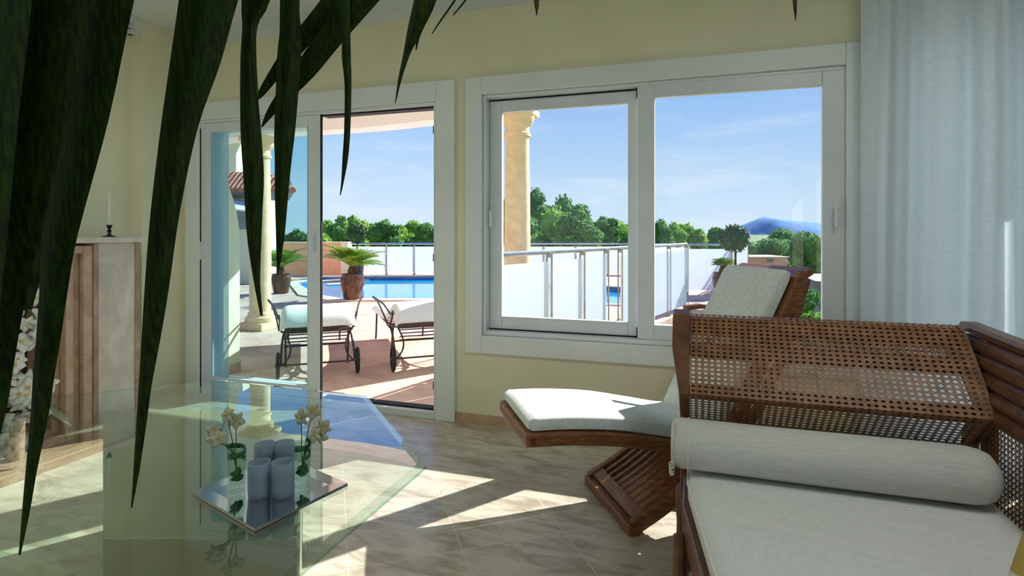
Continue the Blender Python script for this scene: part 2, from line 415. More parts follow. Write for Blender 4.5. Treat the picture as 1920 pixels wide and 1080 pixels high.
def tag(o, label=None, cat=None, group=None, kind=None):
    if label: o['label'] = label
    if cat: o['category'] = cat
    if group: o['group'] = group
    if kind: o['kind'] = kind
    return o
def thing(name, loc, label, cat, group=None, kind=None):
    o = bpy.data.objects.new(name, None); o.empty_display_size = 0.05
    o.location = loc; COL.objects.link(o)
    return tag(o, label, cat, group, kind)
def copy_tree(o, parent=None):
    c = o.copy(); COL.objects.link(c)
    if parent is not None: c.parent = parent
    for ch in [x for x in bpy.data.objects if x.parent == o and x is not c]: copy_tree(ch, c)
    return c
def struct(mb, name, mat, label=None, **kw):
    o = mb.build(name, mat, **kw); o['kind'] = 'structure'
    if label: o['label'] = label
    return o
def smooth_path(pts, n=6):
    """catmull-rom through points"""
    pts = [Vector(p) for p in pts]; out = []
    for i in range(len(pts) - 1):
        p0 = pts[max(i - 1, 0)]; p1 = pts[i]; p2 = pts[i + 1]; p3 = pts[min(i + 2, len(pts) - 1)]
        for k in range(n):
            t = k / n
            out.append(0.5 * ((2 * p1) + (p2 - p0) * t + (2 * p0 - 5 * p1 + 4 * p2 - p3) * t * t + (3 * p1 - p0 - 3 * p2 + p3) * t ** 3))
    out.append(pts[-1]); return out

# ================================================================== THE ROOM
WV = 3.5                       # inner face of the window wall
struct(MB().box(-4.4, 2.1, -4.4, 3.64, -0.12, 0.0), 'floor', M['floor'], 'beige marble floor tiles laid on the diagonal')
struct(MB().box(-4.5, 2.1, -4.4, 3.8, 2.87, 3.05), 'ceiling', M['ceiling'], 'pale grey-white ceiling')
DL, DR, DT = -3.762, -1.694, 2.164            # door opening
WL, WR, WB, WT = -1.362, 0.758, 0.594, 2.185  # window opening
XL, XR, XT = 1.02, 1.70, 2.30                 # opening behind the curtain
w = MB()
for x0, x1, z0, z1 in ((-4.5, DL, -0.12, 2.87), (DL, DR, DT, 2.87), (DR, WL, -0.12, 2.87), (WL, WR, -0.12, WB), (WL, WR, WT, 2.87), (WR, XL, -0.12, 2.87), (XL, XR, XT, 2.87), (XL, XR, -0.12, 0.08), (XR, 2.1, -0.12, 2.87)):
    w.box(x0, x1, WV, WV + 0.14, z0, z1)
struct(w, 'wall_front', M['wall'], 'cream window wall')
w = MB(); w.box(-4.3, -3.945, 3.134, WV, -0.1, 2.87); w.box(-4.3, -4.06, -4.4, 3.134, -0.1, 2.87)
struct(w, 'wall_left', M['wall'], 'cream left wall with the recess of the fireplace')
# unseen rest of the room; openings added right and behind let skylight in
w = MB(); w.box(1.95, 2.1, 2.5, WV, -0.1, 2.87); w.box(1.95, 2.1, -1.6, 2.5, -0.1, 2.87); w.box(1.95, 2.1, -4.4, -1.6, 2.35, 2.87); w.box(1.95, 2.1, -4.4, -4.0, -0.1, 2.35)
struct(w, 'wall_right', M['wall'], 'cream right wall')
w = MB(); w.box(-4.3, 2.1, -4.4, -4.25, 2.4, 2.87); w.box(-4.3, -3.9, -4.4, -4.25, -0.1, 2.4); w.box(-1.6, -1.0, -4.4, -4.25, -0.1, 2.4); w.box(1.6, 2.1, -4.4, -4.25, -0.1, 2.4)
struct(w, 'wall_back', M['wall'], 'cream back wall')
# cornice: three stepped fillets
def cornice(name, label, f):
    m = MB()
    for k, (d, z0, z1) in enumerate(((0.030, 2.755, 2.790), (0.055, 2.790, 2.825), (0.085, 2.825, 2.87))): f(m, d, z0, z1)
    return struct(m, name, M['ceiling'], label)
cornice('trim_1', 'stepped cornice over the window wall', lambda m, d, a, b: m.box(-3.945, 1.95, WV - d, WV + 0.01, a, b))
cornice('trim_2', 'stepped cornice in the fireplace recess', lambda m, d, a, b: (m.box(-4.07, -4.06 + d, -4.2, 3.134, a, b), m.box(-4.06, -3.943, 3.134 - d, 3.134, a, b)))
struct(MB().box(DR + 0.14, XL, WV - 0.014, WV + 0.01, 0.0, 0.066), 'baseboard_front', M['base'], 'low marble skirting under the window')
struct(MB().box(-3.945, -3.931, 3.134, WV, 0.0, 0.066), 'baseboard_left', M['base'])
# casings
def casing(name, x0, x1, z0, z1, wd, label, bottom=True):
    m = MB(); t = 0.026
    m.box(x0 - wd, x0, WV - t, WV + 0.12, z0 - (wd if bottom else 0), z1 + wd)
    m.box(x1, x1 + wd, WV - t, WV + 0.12, z0 - (wd if bottom else 0), z1 + wd)
    m.box(x0, x1, WV - t, WV + 0.12, z1, z1 + wd)
    if bottom: m.box(x0, x1, WV - t, WV + 0.12, z0 - wd, z0)
    return struct(m, name, M['white'], label, bevel=0.005)
casing('trim_3', DL, DR, 0.0, DT, 0.139, 'wide white casing round the terrace door', False)
casing('trim_4', WL, WR, WB, WT, 0.118, 'wide white casing round the big window')

def rect_frame(m, x0, x1, z0, z1, y0, y1, l, r, b, t):
    m.box(x0, x0 + l, y0, y1, z0, z1); m.box(x1 - r, x1, y0, y1, z0, z1)
    m.box(x0 + l, x1 - r, y0, y1, z0, z0 + b); m.box(x0 + l, x1 - r, y0, y1, z1 - t, z1)
    return m

def handle_set(parent, x, y, z, flip=1):
    m = MB(); m.box(x - 0.014, x + 0.014, y - 0.010, y, z - 0.075, z + 0.075)
    m.tube([(x, y - 0.006, z + 0.03), (x, y - 0.045, z + 0.03), (x + 0.004 * flip, y - 0.052, z + 0.02), (x + 0.006 * flip, y - 0.052, z - 0.075)], 0.0085, 8)
    return m.build('handle', M['pvc'], parent, smooth=True)

# ---- terrace door (slid open to the left, two leaves one behind the other)
d = thing('door_1', (-2.73, WV, 0), 'white sliding terrace door, leaf slid open to the left', 'door', kind='structure')
rect_frame(MB(), DL, DR, 0.0, DT, WV - 0.012, WV + 0.12, 0.022, 0.022, 0.048, 0.022).build('door_frame', M['pvc'], d, bevel=0.003)
leaf = rect_frame(MB(), -3.755, -2.643, 0.05, DT - 0.022, WV + 0.0, WV + 0.026, 0.078, 0.105, 0.085, 0.075).build('door_leaf', M['pvc'], d, bevel=0.004)
MB().box(-3.68, -2.745, WV + 0.014, WV + 0.020, 0.13, DT - 0.09).build('pane', M['pane_tint'], leaf)
handle_set(leaf, -2.695, WV, 1.21)
leaf2 = rect_frame(MB(), -3.70, -2.715, 0.05, DT - 0.022, WV + 0.06, WV + 0.10, 0.06, 0.09, 0.08, 0.07).build('door_leaf', M['pvc'], d, bevel=0.004)
MB().box(-3.64, -2.80, WV + 0.076, WV + 0.084, 0.13, DT - 0.09).build('pane', M['pane_tint'], leaf2)
MB().box(-3.672, -3.50, WV + 0.008, WV + 0.011, 0.135, DT - 0.095).build('milky_strip', M['frost_strip'], leaf)  # milky strip over the left part of the pane
s = MB(); s.box(-2.642, -2.634, WV + 0.002, WV + 0.020, 0.05, DT - 0.02); s.box(-2.64, DR - 0.022, WV + 0.02, WV + 0.10, DT - 0.034, DT - 0.020); s.box(-2.64, DR - 0.022, WV + 0.03, WV + 0.10, 0.046, 0.060)
s.box(-3.764, -3.753, WV - 0.016, WV + 0.0, 0.05, 1.06); s.box(-3.764, -3.753, WV - 0.016, WV + 0.0, 1.20, 2.10)
s.build('seal', M['rubber'], d)
for z in (0.22, 1.10, 1.98):
    MB().box(DR - 0.045, DR - 0.020, WV + 0.02, WV + 0.05, z - 0.026, z + 0.026).build('buffer', M['rubber'], d, bevel=0.004)

# ---- big sliding window
wn_ = thing('window_1', (-0.3, WV, WB), 'big white two-leaf sliding window', 'window', kind='structure')
rect_frame(MB(), WL, WR, WB, WT, WV + 0.0, WV + 0.125, 0.022, 0.010, 0.030, 0.022).build('window_frame', M['pvc'], wn_, bevel=0.003)
l1 = rect_frame(MB(), -1.336, -0.33, 0.63, 2.155, WV + 0.065, WV + 0.105, 0.085, 0.09, 0.085, 0.078).build('sash', M['pvc'], wn_, bevel=0.004)
MB().box(-1.255, -0.415, WV + 0.082, WV + 0.090, 0.71, 2.08).build('pane', M['pane'], l1)
handle_set(l1, -1.318, WV + 0.065, 1.385)
l2 = rect_frame(MB(), -0.356, 0.752, 0.628, 2.182, WV + 0.005, WV + 0.05, 0.101, 0.104, 0.088, 0.095).build('sash', M['pvc'], wn_, bevel=0.004)
MB().box(-0.26, 0.655, WV + 0.024, WV + 0.032, 0.71, 2.092).build('pane', M['pane'], l2)
handle_set(l2, 0.712, WV + 0.005, 1.375, -1)
s = MB(); s.box(-1.34, -0.34, WV + 0.06, WV + 0.105, 0.618, 0.632); s.box(-1.34, -0.34, WV + 0.06, WV + 0.105, 2.154, 2.166); s.box(-0.364, -0.350, WV + 0.03, WV + 0.06, 0.635, 0.69); s.box(-0.364, -0.350, WV + 0.03, WV + 0.06, 2.10, 2.165)
s.build('seal', M['rubber'], wn_)
# ---- glazed opening behind the curtain
w2 = thing('window_2', (1.38, WV, 0.1), 'narrow window hidden behind the sheer curtain', 'window', kind='structure')
f2 = rect_frame(MB(), XL, XR, 0.08, XT, WV + 0.02, WV + 0.10, 0.05, 0.06, 0.08, 0.06)
f2.box(1.48, 1.56, WV + 0.02, WV + 0.10, 0.15, XT - 0.05); f2.box(1.56, XR - 0.05, WV + 0.03, WV + 0.09, 1.66, XT - 0.05)  # unseen upper panel added to limit the sun strip on the curtain
f2 = f2.build('window_frame', M['pvc'], w2)
MB().box(XL + 0.045, 1.49, WV + 0.05, WV + 0.058, 0.15, XT - 0.05).build('diffuser_pane', M['frost_win'], f2)  # unseen diffusing pane added to backlight the curtain
MB().box(1.555, XR - 0.055, WV + 0.05, WV + 0.058, 0.15, 1.67).build('pane', M['pane'], f2)

# ---- curtain
ctrl = [(0.80, 3.36), (1.00, 3.33), (1.22, 3.27), (1.45, 3.20), (1.66, 3.02), (1.80, 2.72), (1.84, 2.4)]
path = smooth_path([(x, y, 0) for x, y in ctrl], 40)
rows = []
for iz in range(0, 15):
    z = 0.02 + (2.78 - 0.02) * iz / 14; r = []; s_ = 0
    for i, p in enumerate(path):
        t = (path[min(i + 1, len(path) - 1)] - path[max(i - 1, 0)]).normalized(); nn = Vector((-t.y, t.x, 0))
        if i: s_ += (p - path[i - 1]).length
        wob = 0.3 * math.sin(z * 1.7 + s_ * 3)
        ph = 2 * PI * s_ / 0.19 + wob + 1.1 * math.sin(s_ * 8.0)
        a = 0.046 * (0.75 + 0.35 * math.sin(s_ * 11 + 1))
        tri = math.asin(0.97 * math.sin(ph)) / (PI / 2); r.append(Vector((p.x, p.y, z)) + nn * (a * tri + 0.012 * math.sin(2.3 * ph + 1)))
    rows.append(r)
c = MB().grid(rows).build('curtain', M['curtain'], smooth=True, angle=180, solid=0.0015)
tag(c, 'sheer white floor-length curtain hanging beside the big window', 'curtain')

# ---- fireplace
fp = thing('fireplace', (-3.9, 2.1, 0), 'marble fireplace with pale side panel and stepped mouldings on the left', 'fireplace')
FU = -3.74
MB().box(-4.06, FU + 0.035, 1.10, 2.985, 1.205, 1.243).build('mantel_shelf', M['marble'], fp, bevel=0.006)
m = MB(); m.box(-4.06, FU, 2.635, 2.955, 0.0, 1.205)
side = m.build('side_panel', M['marble'], fp, bevel=0.004)
m = MB(); m.box(FU - 0.004, FU + 0.008, 2.920, 2.955, 0.0, 1.20); m.box(FU - 0.004, FU + 0.008, 2.635, 2.665, 0.0, 1.20); m.build('panel_border', M['marble_dark'], side)
for k, (a, b, dd) in enumerate(((2.575, 2.635, 0.0), (2.53, 2.575, -0.035), (2.48, 2.53, -0.02), (2.43, 2.48, -0.07))):
    top = 1.19 - 0.045 * k
    m = MB(); m.box(-4.06, FU + dd, a, b, 0.0, top); m.box(-4.06, FU + dd, 1.20, a, top - 0.05, top + 0.0)
    m.build('moulding', M['marble_dark' if k % 2 else 'base'], fp, bevel=0.008)
MB().box(-4.06, FU - 0.02, 1.10, 1.20, 0.0, 1.2).build('side_panel', M['marble'], fp)
MB().box(-4.065, -4.03, 1.20, 2.43, 0.0, 1.06).build('firebox', M['soot'], fp)
MB().box(-4.06, -3.30, 1.15, 2.95, 0.0, 0.05).build('hearth', M['marble_dark'], fp, bevel=0.006)

# ---- candlestick on the mantel
p = Pu(205, 447, -3.83); p.z = 1.243
cs = thing('candlestick', p, 'small dark candlestick with a thin white taper on the mantel', 'candlestick')
MB().lathe(p, [(0.040, 0), (0.040, 0.005), (0.014, 0.014), (0.008, 0.03), (0.015, 0.042), (0.007, 0.055), (0.016, 0.07), (0.018, 0.083), (0.008, 0.084)], 20).build('holder', M['bronze'], cs, smooth=True)
MB().lathe(p + Vector((0, 0, 0.08)), [(0.0055, 0), (0.0045, 0.19), (0.003, 0.21), (0.0008, 0.215)], 12).build('taper_candle', M['wax'], cs, smooth=True)

# ---- orchid arrangement on the hearth
ob = Vector((-3.50, 2.05, 0.053))
orc = thing('orchid_pot', ob, 'white orchids in a pot on the fireplace hearth, half hidden by palm leaves', 'orchid plant')
MB().lathe(ob, [(0.035, 0), (0.042, 0.02), (0.046, 0.20), (0.050, 0.22), (0.044, 0.22), (0.040, 0.17), (0.01, 0.17)], 24).build('pot', M['marble_dark'], orc, smooth=True)
rnd = random.Random(3)
def blossom(mb_p, mb_c, c, size, face):
    face = face.normalized(); a = face.orthogonal().normalized(); b = face.cross(a)
    rot0 = rnd.uniform(0, 2 * PI)
    for k in range(5):
        an = rot0 + 2 * PI * k / 5; d_ = a * math.cos(an) + b * math.sin(an); s_ = face.cross(d_)
        w_ = size * (0.46 if k % 2 else 0.34)
        rows_ = []
        for t in (0, 0.3, 0.6, 0.85, 1.0):
            wd = w_ * math.sin(PI * min(0.15 + t * 0.85, 0.985)) ** 0.7
            base = c + d_ * size * t + face * size * (0.22 * t * (1 - t) * 2 - 0.10 * t * t)
            rows_.append([base - s_ * wd - face * 0.06 * size, base + face * 0.03 * size, base + s_ * wd - face * 0.06 * size])
        mb_p.grid(rows_)
    mb_c.blob(c + face * size * 0.16, size * 0.16, size * 0.16, size * 0.14, 8, 6)
stems = [((0.0, 0.02), (0.02, 0.09), 1.27), ((0.00, -0.01), (0.03, 0.05), 1.12), ((0.01, 0.01), (0.02, -0.06), 0.98), ((-0.01, 0.0), (0.06, 0.04), 0.82), ((0.01, 0.0), (0.06, -0.04), 0.62), ((0.0, 0.01), (0.05, 0.05), 0.45)]
for (sx, sy), (ex, ey), h in stems:
    pts = smooth_path([ob + Vector((sx, sy, 0.17)), ob + Vector((sx + (ex - sx) * 0.3, sy + (ey - sy) * 0.3, h * 0.6)), ob + Vector((ex * 0.8, ey * 0.8, h * 0.95)), ob + Vector((ex * 1.3, ey * 1.3, h * 0.92))], 6)
    stm = MB().tube(pts, 0.0045, 6).build('flower_stem', M['stalk'], orc, smooth=True)
    for k in range(8):
        q = pts[min(len(pts) - 1, 8 + k + int(k * 0.4))] + Vector((rnd.uniform(0, 0.05), rnd.uniform(-0.06, 0.05), rnd.uniform(-0.05, 0.05) - k * 0.01))
        bp, bc = MB(), MB()
        blossom(bp, bc, q, rnd.uniform(0.045, 0.06), Vector((1, rnd.uniform(-0.9, 0.1), rnd.uniform(-0.3, 0.4))))
        bo = bp.build('blossom', M['petal'], orc, smooth=True, solid=0.001)
        bc.build('blossom_heart', M['petal_core'], bo, smooth=True)
for k in range(7):
    an = rnd.uniform(-1.9, 1.4); L = rnd.uniform(0.2, 0.32); d_ = Vector((math.cos(an), math.sin(an), 0)); s_ = Vector((-d_.y, d_.x, 0))
    rows_ = []
    for t in (0, 0.2, 0.45, 0.7, 0.9, 1):
        wd = 0.034 * math.sin(PI * min(0.12 + 0.86 * t, 0.98)) ** 0.6
        b_ = ob + Vector((0, 0, 0.2)) + d_ * L * t + Vector((0, 0, 0.30 * t - 0.34 * t * t))
        rows_.append([b_ - s_ * wd + Vector((0, 0, 0.008)), b_, b_ + s_ * wd + Vector((0, 0, 0.008))])
    MB().grid(rows_).build('leaf', M['orchid_leaf'], orc, smooth=True, solid=0.002)

# ================================================================== GLASS TABLE
TH = 0.53
s8 = 0.885; h8 = s8 / 2; r8 = s8 * (0.5 + math.sqrt(0.5))
tcx, tcy = -0.829 - r8, 2.258 - r8
tab = thing('coffee_table', (tcx, tcy, 0), 'low octagonal coffee table with thick clear glass top on pale stone base', 'table')
octo = lambda g: [(tcx + sx, tcy + sy) for sx, sy in ((r8 - g, -h8 + g * 0.414), (r8 - g, h8 - g * 0.414), (h8 - g * 0.414, r8 - g), (-h8 + g * 0.414, r8 - g), (-r8 + g, h8 - g * 0.414), (-r8 + g, -h8 + g * 0.414), (-h8 + g * 0.414, -r8 + g), (h8 - g * 0.414, -r8 + g))]
o_out, o_in = octo(0.0), octo(0.028)
vs_ = [Vector((x, y, TH - 0.015)) for x, y in o_out] + [Vector((x, y, TH - 0.006)) for x, y in o_out] + [Vector((x, y, TH)) for x, y in o_in]
fs = [tuple(range(7, -1, -1)), tuple(range(16, 24))] + [(i, (i + 1) % 8, 8 + (i + 1) % 8, 8 + i) for i in range(8)] + [(8 + i, 8 + (i + 1) % 8, 16 + (i + 1) % 8, 16 + i) for i in range(8)]
top_o = MB().add(vs_, fs).build('table_top', M['table_glass'], tab)
top_o.data.materials.append(M['table_edge'])
for pl in top_o.data.polygons:
    if abs(pl.normal.z) < 0.5: pl.material_index = 1
def camxy(X, Z): v = Vector((X * CO - Z * SI, X * SI + Z * CO)); return (v.x, v.y)
foot = [camxy(-1.747, 2.415), camxy(-0.893, 2.415), camxy(-0.532, 1.40), camxy(-1.013, 1.40)]
MB().prism(foot, 'z', 0.0, TH - 0.016).build('pedestal', M['stone_base'], tab, bevel=0.006)

# glass dish at the near left corner of the table
dc = [Pz(0, 1038, TH), Pz(143, 1077, TH)]
gx1, gy1 = -1.28, 0.866
gp = MB().prism([(gx1 - 0.62, gy1 - 0.40), (gx1, gy1 - 0.40), (gx1, gy1), (gx1 - 0.62, gy1)], 'z', TH, TH + 0.010).build('glass_plate', M['table_glass'], bevel=0.003)
tag(gp, 'rectangular clear glass plate on the table at the lower left', 'plate')

# ---- mirror tray with candle cups and bud vases
t0, t1, t2 = Pz(360, 919, TH + 0.012), Pz(478, 989, TH + 0.012), Pz(652, 904, TH + 0.012)
e1 = (t0 - t1); e2 = (t2 - t1); L1 = (e1.length + e2.length) / 2
e1.normalize(); e2.normalize()
t3 = t1 + e1 * L1 + e2 * L1
ctr = (t0 + t2) / 2; ctr.z = TH
tray = thing('mirror_tray', ctr, 'square mirrored tray holding candle cups and two bud vases on the glass table', 'tray')
cs4 = [t1, t2, t1 + (t2 - t1) + (t0 - t1), t0]
cen = sum(cs4, Vector()) / 4
ins = [cen + (q - cen) * 0.74 for q in cs4]
dz = lambda q, z: Vector((q.x, q.y, z))
vs_ = [dz(q, TH + 0.001) for q in cs4] + [dz(q, TH + 0.0095) for q in cs4] + [dz(q, TH + 0.0082) for q in ins]
fs = [(3, 2, 1, 0)] + [(i, (i + 1) % 4, 4 + (i + 1) % 4, 4 + i) for i in range(4)] + [(4 + i, 4 + (i + 1) % 4, 8 + (i + 1) % 4, 8 + i) for i in range(4)]
MB().add(vs_, fs).build('rim', M['mirror'], tray)
MB().add([dz(q, TH + 0.0082) for q in ins] + [dz(q, TH + 0.002) for q in ins], [(0, 1, 2, 3), (7, 6, 5, 4), (0, 4, 5, 1), (1, 5, 6, 2), (2, 6, 7, 3), (3, 7, 4, 0)]).build('mirror_base', M['mirror'], tray)
TZ = TH + 0.0085
def cup(px, py, r, h, label):
    b = Pz(px, py, TZ); b.z = TZ
    o = thing('candle_cup', b, label, 'candle holder', 'frosted candle cups on the mirror tray')
    MB().lathe(b, [(r * 0.90, 0.0), (r * 0.96, 0.004), (r, 0.02), (r, h), (r - 0.003, h), (r - 0.003, 0.012), (0.002, 0.010)], 28).build('cup', M['frost_cup'], o, smooth=True)
    MB().lathe(b + Vector((0, 0, 0.012)), [(r - 0.006, 0), (r - 0.006, h * 0.62), (0.004, h * 0.62)], 20).build('candle', M['wax'], o, smooth=True)
    return o
cup(486, 929, 0.0300, 0.094, 'left front frosted candle cup on the mirror tray')
cup(530, 928, 0.0300, 0.094, 'right front frosted candle cup on the mirror tray')
cup(496, 889, 0.0300, 0.094, 'left rear frosted candle cup, behind the front cups')
cup(533, 887, 0.0300, 0.094, 'right rear frosted candle cup, behind the front cups')
def bud_vase(px, py, label, flip):
    b = Pz(px, py, TZ); b.z = TZ
    o = thing('bud_vase', b, label, 'vase', 'bud vases on the mirror tray')
    h = 0.125; r = 0.027
    MB().lathe(b, [(r * 0.80, 0), (r * 0.82, 0.018), (r, h), (r - 0.0022, h), (r * 0.80 - 0.0022, 0.02), (0.001, 0.019)], 28).build('glass', M['drink_glass'], o, smooth=True)
    pb = MB()
    rr = random.Random(px)
    for k in range(40):
        a = rr.uniform(0, 2 * PI); q = rr.uniform(0, 0.014); pb.blob(b + Vector((q * math.cos(a), q * math.sin(a), 0.045 + rr.uniform(-0.011, 0.013))), 0.006, 0.006, 0.006, 6, 5)
    tag(pb.build('pebbles', M['bead'], o, smooth=True), kind='stuff')
    lf = []
    for k in range(26):
        a = k * 0.36 + flip; lf.append([b + Vector((0.0225 * math.cos(a), 0.0225 * math.sin(a), 0.078 + k * 0.0017)), b + Vector((0.0228 * math.cos(a), 0.0228 * math.sin(a), 0.092 + k * 0.0017))])
    MB().grid(lf).build('coiled_leaf', M['bead'], o, smooth=True, solid=0.0008)
    right = Vector((CO, SI, 0)); fwd = Vector((-SI, CO, 0))
    for dx, dy, hh in ((-0.028 * flip, 0.0, 0.215), (-0.062 * flip, -0.004, 0.172), (-0.042 * flip, -0.018, 0.155), (-0.008, 0.012, 0.195), (-0.055 * flip, -0.012, 0.150)):
        tip = b + right * dx + fwd * dy + Vector((0, 0, hh))
        st = MB().tube(smooth_path([b + Vector((0, 0, 0.05)), b + right * dx * 0.25 + Vector((0, 0, 0.11)), tip], 5), 0.0014, 6).build('flower_stem', M['stalk'], o, smooth=True)
        bp, bc = MB(), MB(); blossom(bp, bc, tip, 0.026, -fwd + right * rr.uniform(-0.6, 0.6) + Vector((0, 0, rr.uniform(-0.2, 0.6))))
        bo = bp.build('blossom', M['petal_cream'], o, smooth=True, solid=0.0006); bc.build('blossom_heart', M['petal_core'], bo, smooth=True)
bud_vase(444, 920, 'left glass bud vase with white flowers on the mirror tray', 1)
bud_vase(567, 911, 'right glass bud vase with white flowers on the mirror tray', -1)

# ================================================================== DAYBED
db = thing('daybed', (0.4, 1.0, 0), 'brown wooden daybed with woven cane scroll back and slatted side', 'daybed')
U0, U1 = -0.05, 0.835
prof = [(2.185, 0.44), (2.165, 0.60), (2.045, 0.715), (2.17, 0.85), (2.265, 0.945), (2.31, 0.957), (2.352, 0.925), (2.36, 0.875), (2.325, 0.835), (2.22, 0.80)]
prof = [Vector((a, b)) for a, b in prof]
arc = [0.0]
for i in range(1, len(prof)): arc.append(arc[-1] + (prof[i] - prof[i - 1]).length)
def on_prof(t):
    t = max(0, min(arc[-1], t))
    for i in range(1, len(arc)):
        if t <= arc[i] + 1e-9:
            k = (t - arc[i - 1]) / (arc[i] - arc[i - 1]); q = prof[i - 1].lerp(prof[i], k); return q
    return prof[-1]
def cane_strands(mb, S, T, mapf, px, pt, breaks, w=0.0030):
    """seven-step caning over a S x T sheet: paired uprights, paired weavers, two diagonals"""
    def strand(p0, p1, off, w=w):
        p0, p1 = Vector(p0), Vector(p1); d_ = p1 - p0; L = d_.length
        if L < 0.004: return
        d_.normalize(); nrm = Vector((-d_.y, d_.x))
        ks = {0.0, 1.0}
        for b in breaks:
            if abs(d_.y) > 1e-6:
                k = (b - p0.y) / (p1.y - p0.y)
                if 0.001 < k < 0.999: ks.add(k)
        n_ = max(1, int(L / 0.06))
        for i in range(1, n_): ks.add(i / n_)
        ks = sorted(ks); rows_ = []
        for k in ks:
            c_ = p0.lerp(p1, k); rows_.append([mapf(c_ + nrm * w / 2, off), mapf(c_ - nrm * w / 2, off)])
        mb.grid(rows_)
    g = 0.0022
    nx, nt = int(S / px), int(T / pt)
    for i in range(nx + 1):
        for s_ in (-g, g):
            x = i * px + s_
            if 0 <= x <= S: strand((x, 0), (x, T), 0.0)
    for j in range(nt + 1):
        for s_ in (-g, g):
            y = j * pt + s_
            if 0 <= y <= T: strand((0, y), (S, y), 0.0008)
    sl = pt / px
    for i in range(-nt - 2, nx + 2):
        for sgn in (1, -1):
            # line through (i*px,0) rising (sgn=1) or falling (sgn=-1)
            xa = (i + 0.5) * px; pts_ = []
            if sgn == 1: y_of = lambda x: (x - xa) * sl
            else: y_of = lambda x: T - (x - xa) * sl + (nt * pt - T)
            x0, x1 = 0.0, S
            cand = sorted([xa, xa + T / sl]) if sgn == 1 else sorted([xa + (nt * pt - T) / sl, xa + (nt * pt) / sl])
            x0 = max(0.0, cand[0]); x1 = min(S, cand[1])
            if x1 - x0 > 0.004: strand((x0, y_of(x0)), (x1, y_of(x1)), 0.0016, 0.0034)
mb = MB()
def mapf(q, off):
    p_ = on_prof(q.y); return Vector((U0 + 0.02 + q.x, p_.x - off, p_.y))
cane_strands(mb, U1 - U0 - 0.012, arc[-1], mapf, 0.0212, 0.0175, arc)
tag(mb.build('cane_panel', M['cane'], db), 'woven cane sheet stretched over the scroll back')
# scroll boards left and right of the cane
outline = [(2.19, 0.30), (2.178, 0.44), (2.158, 0.60), (2.034, 0.715), (2.163, 0.855), (2.26, 0.957), (2.312, 0.972), (2.365, 0.935), (2.376, 0.872), (2.335, 0.822), (2.27, 0.80), (2.165, 0.715), (2.25, 0.62), (2.262, 0.46), (2.262, 0.30)]
lb = MB().prism([(2.185, 0.07)] + outline[1:-1] + [(2.25, 0.07)], 'x', U0 - 0.046, U0 + 0.018)
for p_ in lb.v:
    if p_.x < U0: p_.x += 0.030 * max(0.0, min(1.0, (0.86 - p_.z) / 0.14))
lb.build('scroll_board', M['teak2'], db, bevel=0.006)
inner = [(a + 0.012, b) for a, b in outline[:5]] + [(2.262, 0.94), (2.312, 0.952), (2.352, 0.925)] + outline[8:]
MB().prism(inner, 'x', U1 - 0.008, U1 + 0.008).build('scroll_board', M['teak2'], db, bevel=0.003)
# rails inside the cane
MB().tube([(U0 + 0.018, 2.297, 0.912), (U1 - 0.01, 2.297, 0.912)], 0.036, 14).build('top_roll', M['teak2'], db, smooth=True)
for (v_, z_, a, b) in ((2.20, 0.47, 0.05, 0.05), (2.088, 0.715, 0.03, 0.050), (2.195, 0.838, 0.03, 0.050)):
    MB().box(U0 + 0.018, U1 - 0.018, v_ - a / 2, v_ + a / 2, z_ - b / 2, z_ + b / 2).build('cross_rail', M['teak2'], db, bevel=0.008)
# posts / legs
for u in (U0 - 0.004, U1 + 0.02):
    MB().tube([(u, 2.215, 0.32), (u, 2.215, 0.26), (u, 2.21, 0.16), (u, 2.22, 0.06), (u, 2.235, 0.0)], [0.030, 0.030, 0.024, 0.020, 0.024], 12).build('leg', M['teak2'], db, smooth=True)
    pts = smooth_path([(u, 1.86, 0.31), (u, 1.80, 0.27), (u, 1.77, 0.20), (u, 1.80, 0.10), (u, 1.84, 0.0)], 6)
    MB().tube(pts, [0.026 - 0.008 * i / len(pts) for i in range(len(pts))], 10).build('leg_bracket', M['teak2'], db, smooth=True)
    pts = smooth_path([(u, 1.98, 0.31), (u, 1.90, 0.24), (u, 1.87, 0.14), (u, 1.88, 0.05), (u, 1.84, 0.0)], 6)
    MB().tube(pts, 0.017, 10).build('leg_bracket', M['teak2'], db, smooth=True)
    ul = U0 + 0.178 if u < 0 else u
    MB().tube([(ul, 0.02, 0.32), (ul, 0.02, 0.15), (ul, 0.0, 0.0)], [0.03, 0.025, 0.022], 12).build('leg', M['teak2'], db, smooth=True)
MB().bar([(U0 + 0.016, 2.19, 0.346), (U0 + 0.016, 1.913, 0.346), (U0 + 0.204, 0.663, 0.346), (U0 + 0.204, -0.05, 0.346)], 0.040, 0.092).build('side_rail', M['teak2'], db, bevel=0.008)
MB().box(U1, U1 + 0.04, -0.05, 2.19, 0.30, 0.392).build('side_rail', M['teak2'], db, bevel=0.008)
MB().box(U0 + 0.19, U1, -0.05, 0.0, 0.30, 0.392).build('end_rail', M['teak2'], db, bevel=0.008)
MB().prism([(U0 + 0.19, 0.0), (U1, 0.0), (U1, 2.17), (U0 + 0.016, 2.17), (U0 + 0.016, 1.913), (U0 + 0.19, 0.663)], 'z', 0.37, 0.388).build('seat_base', M['teak2'], db)
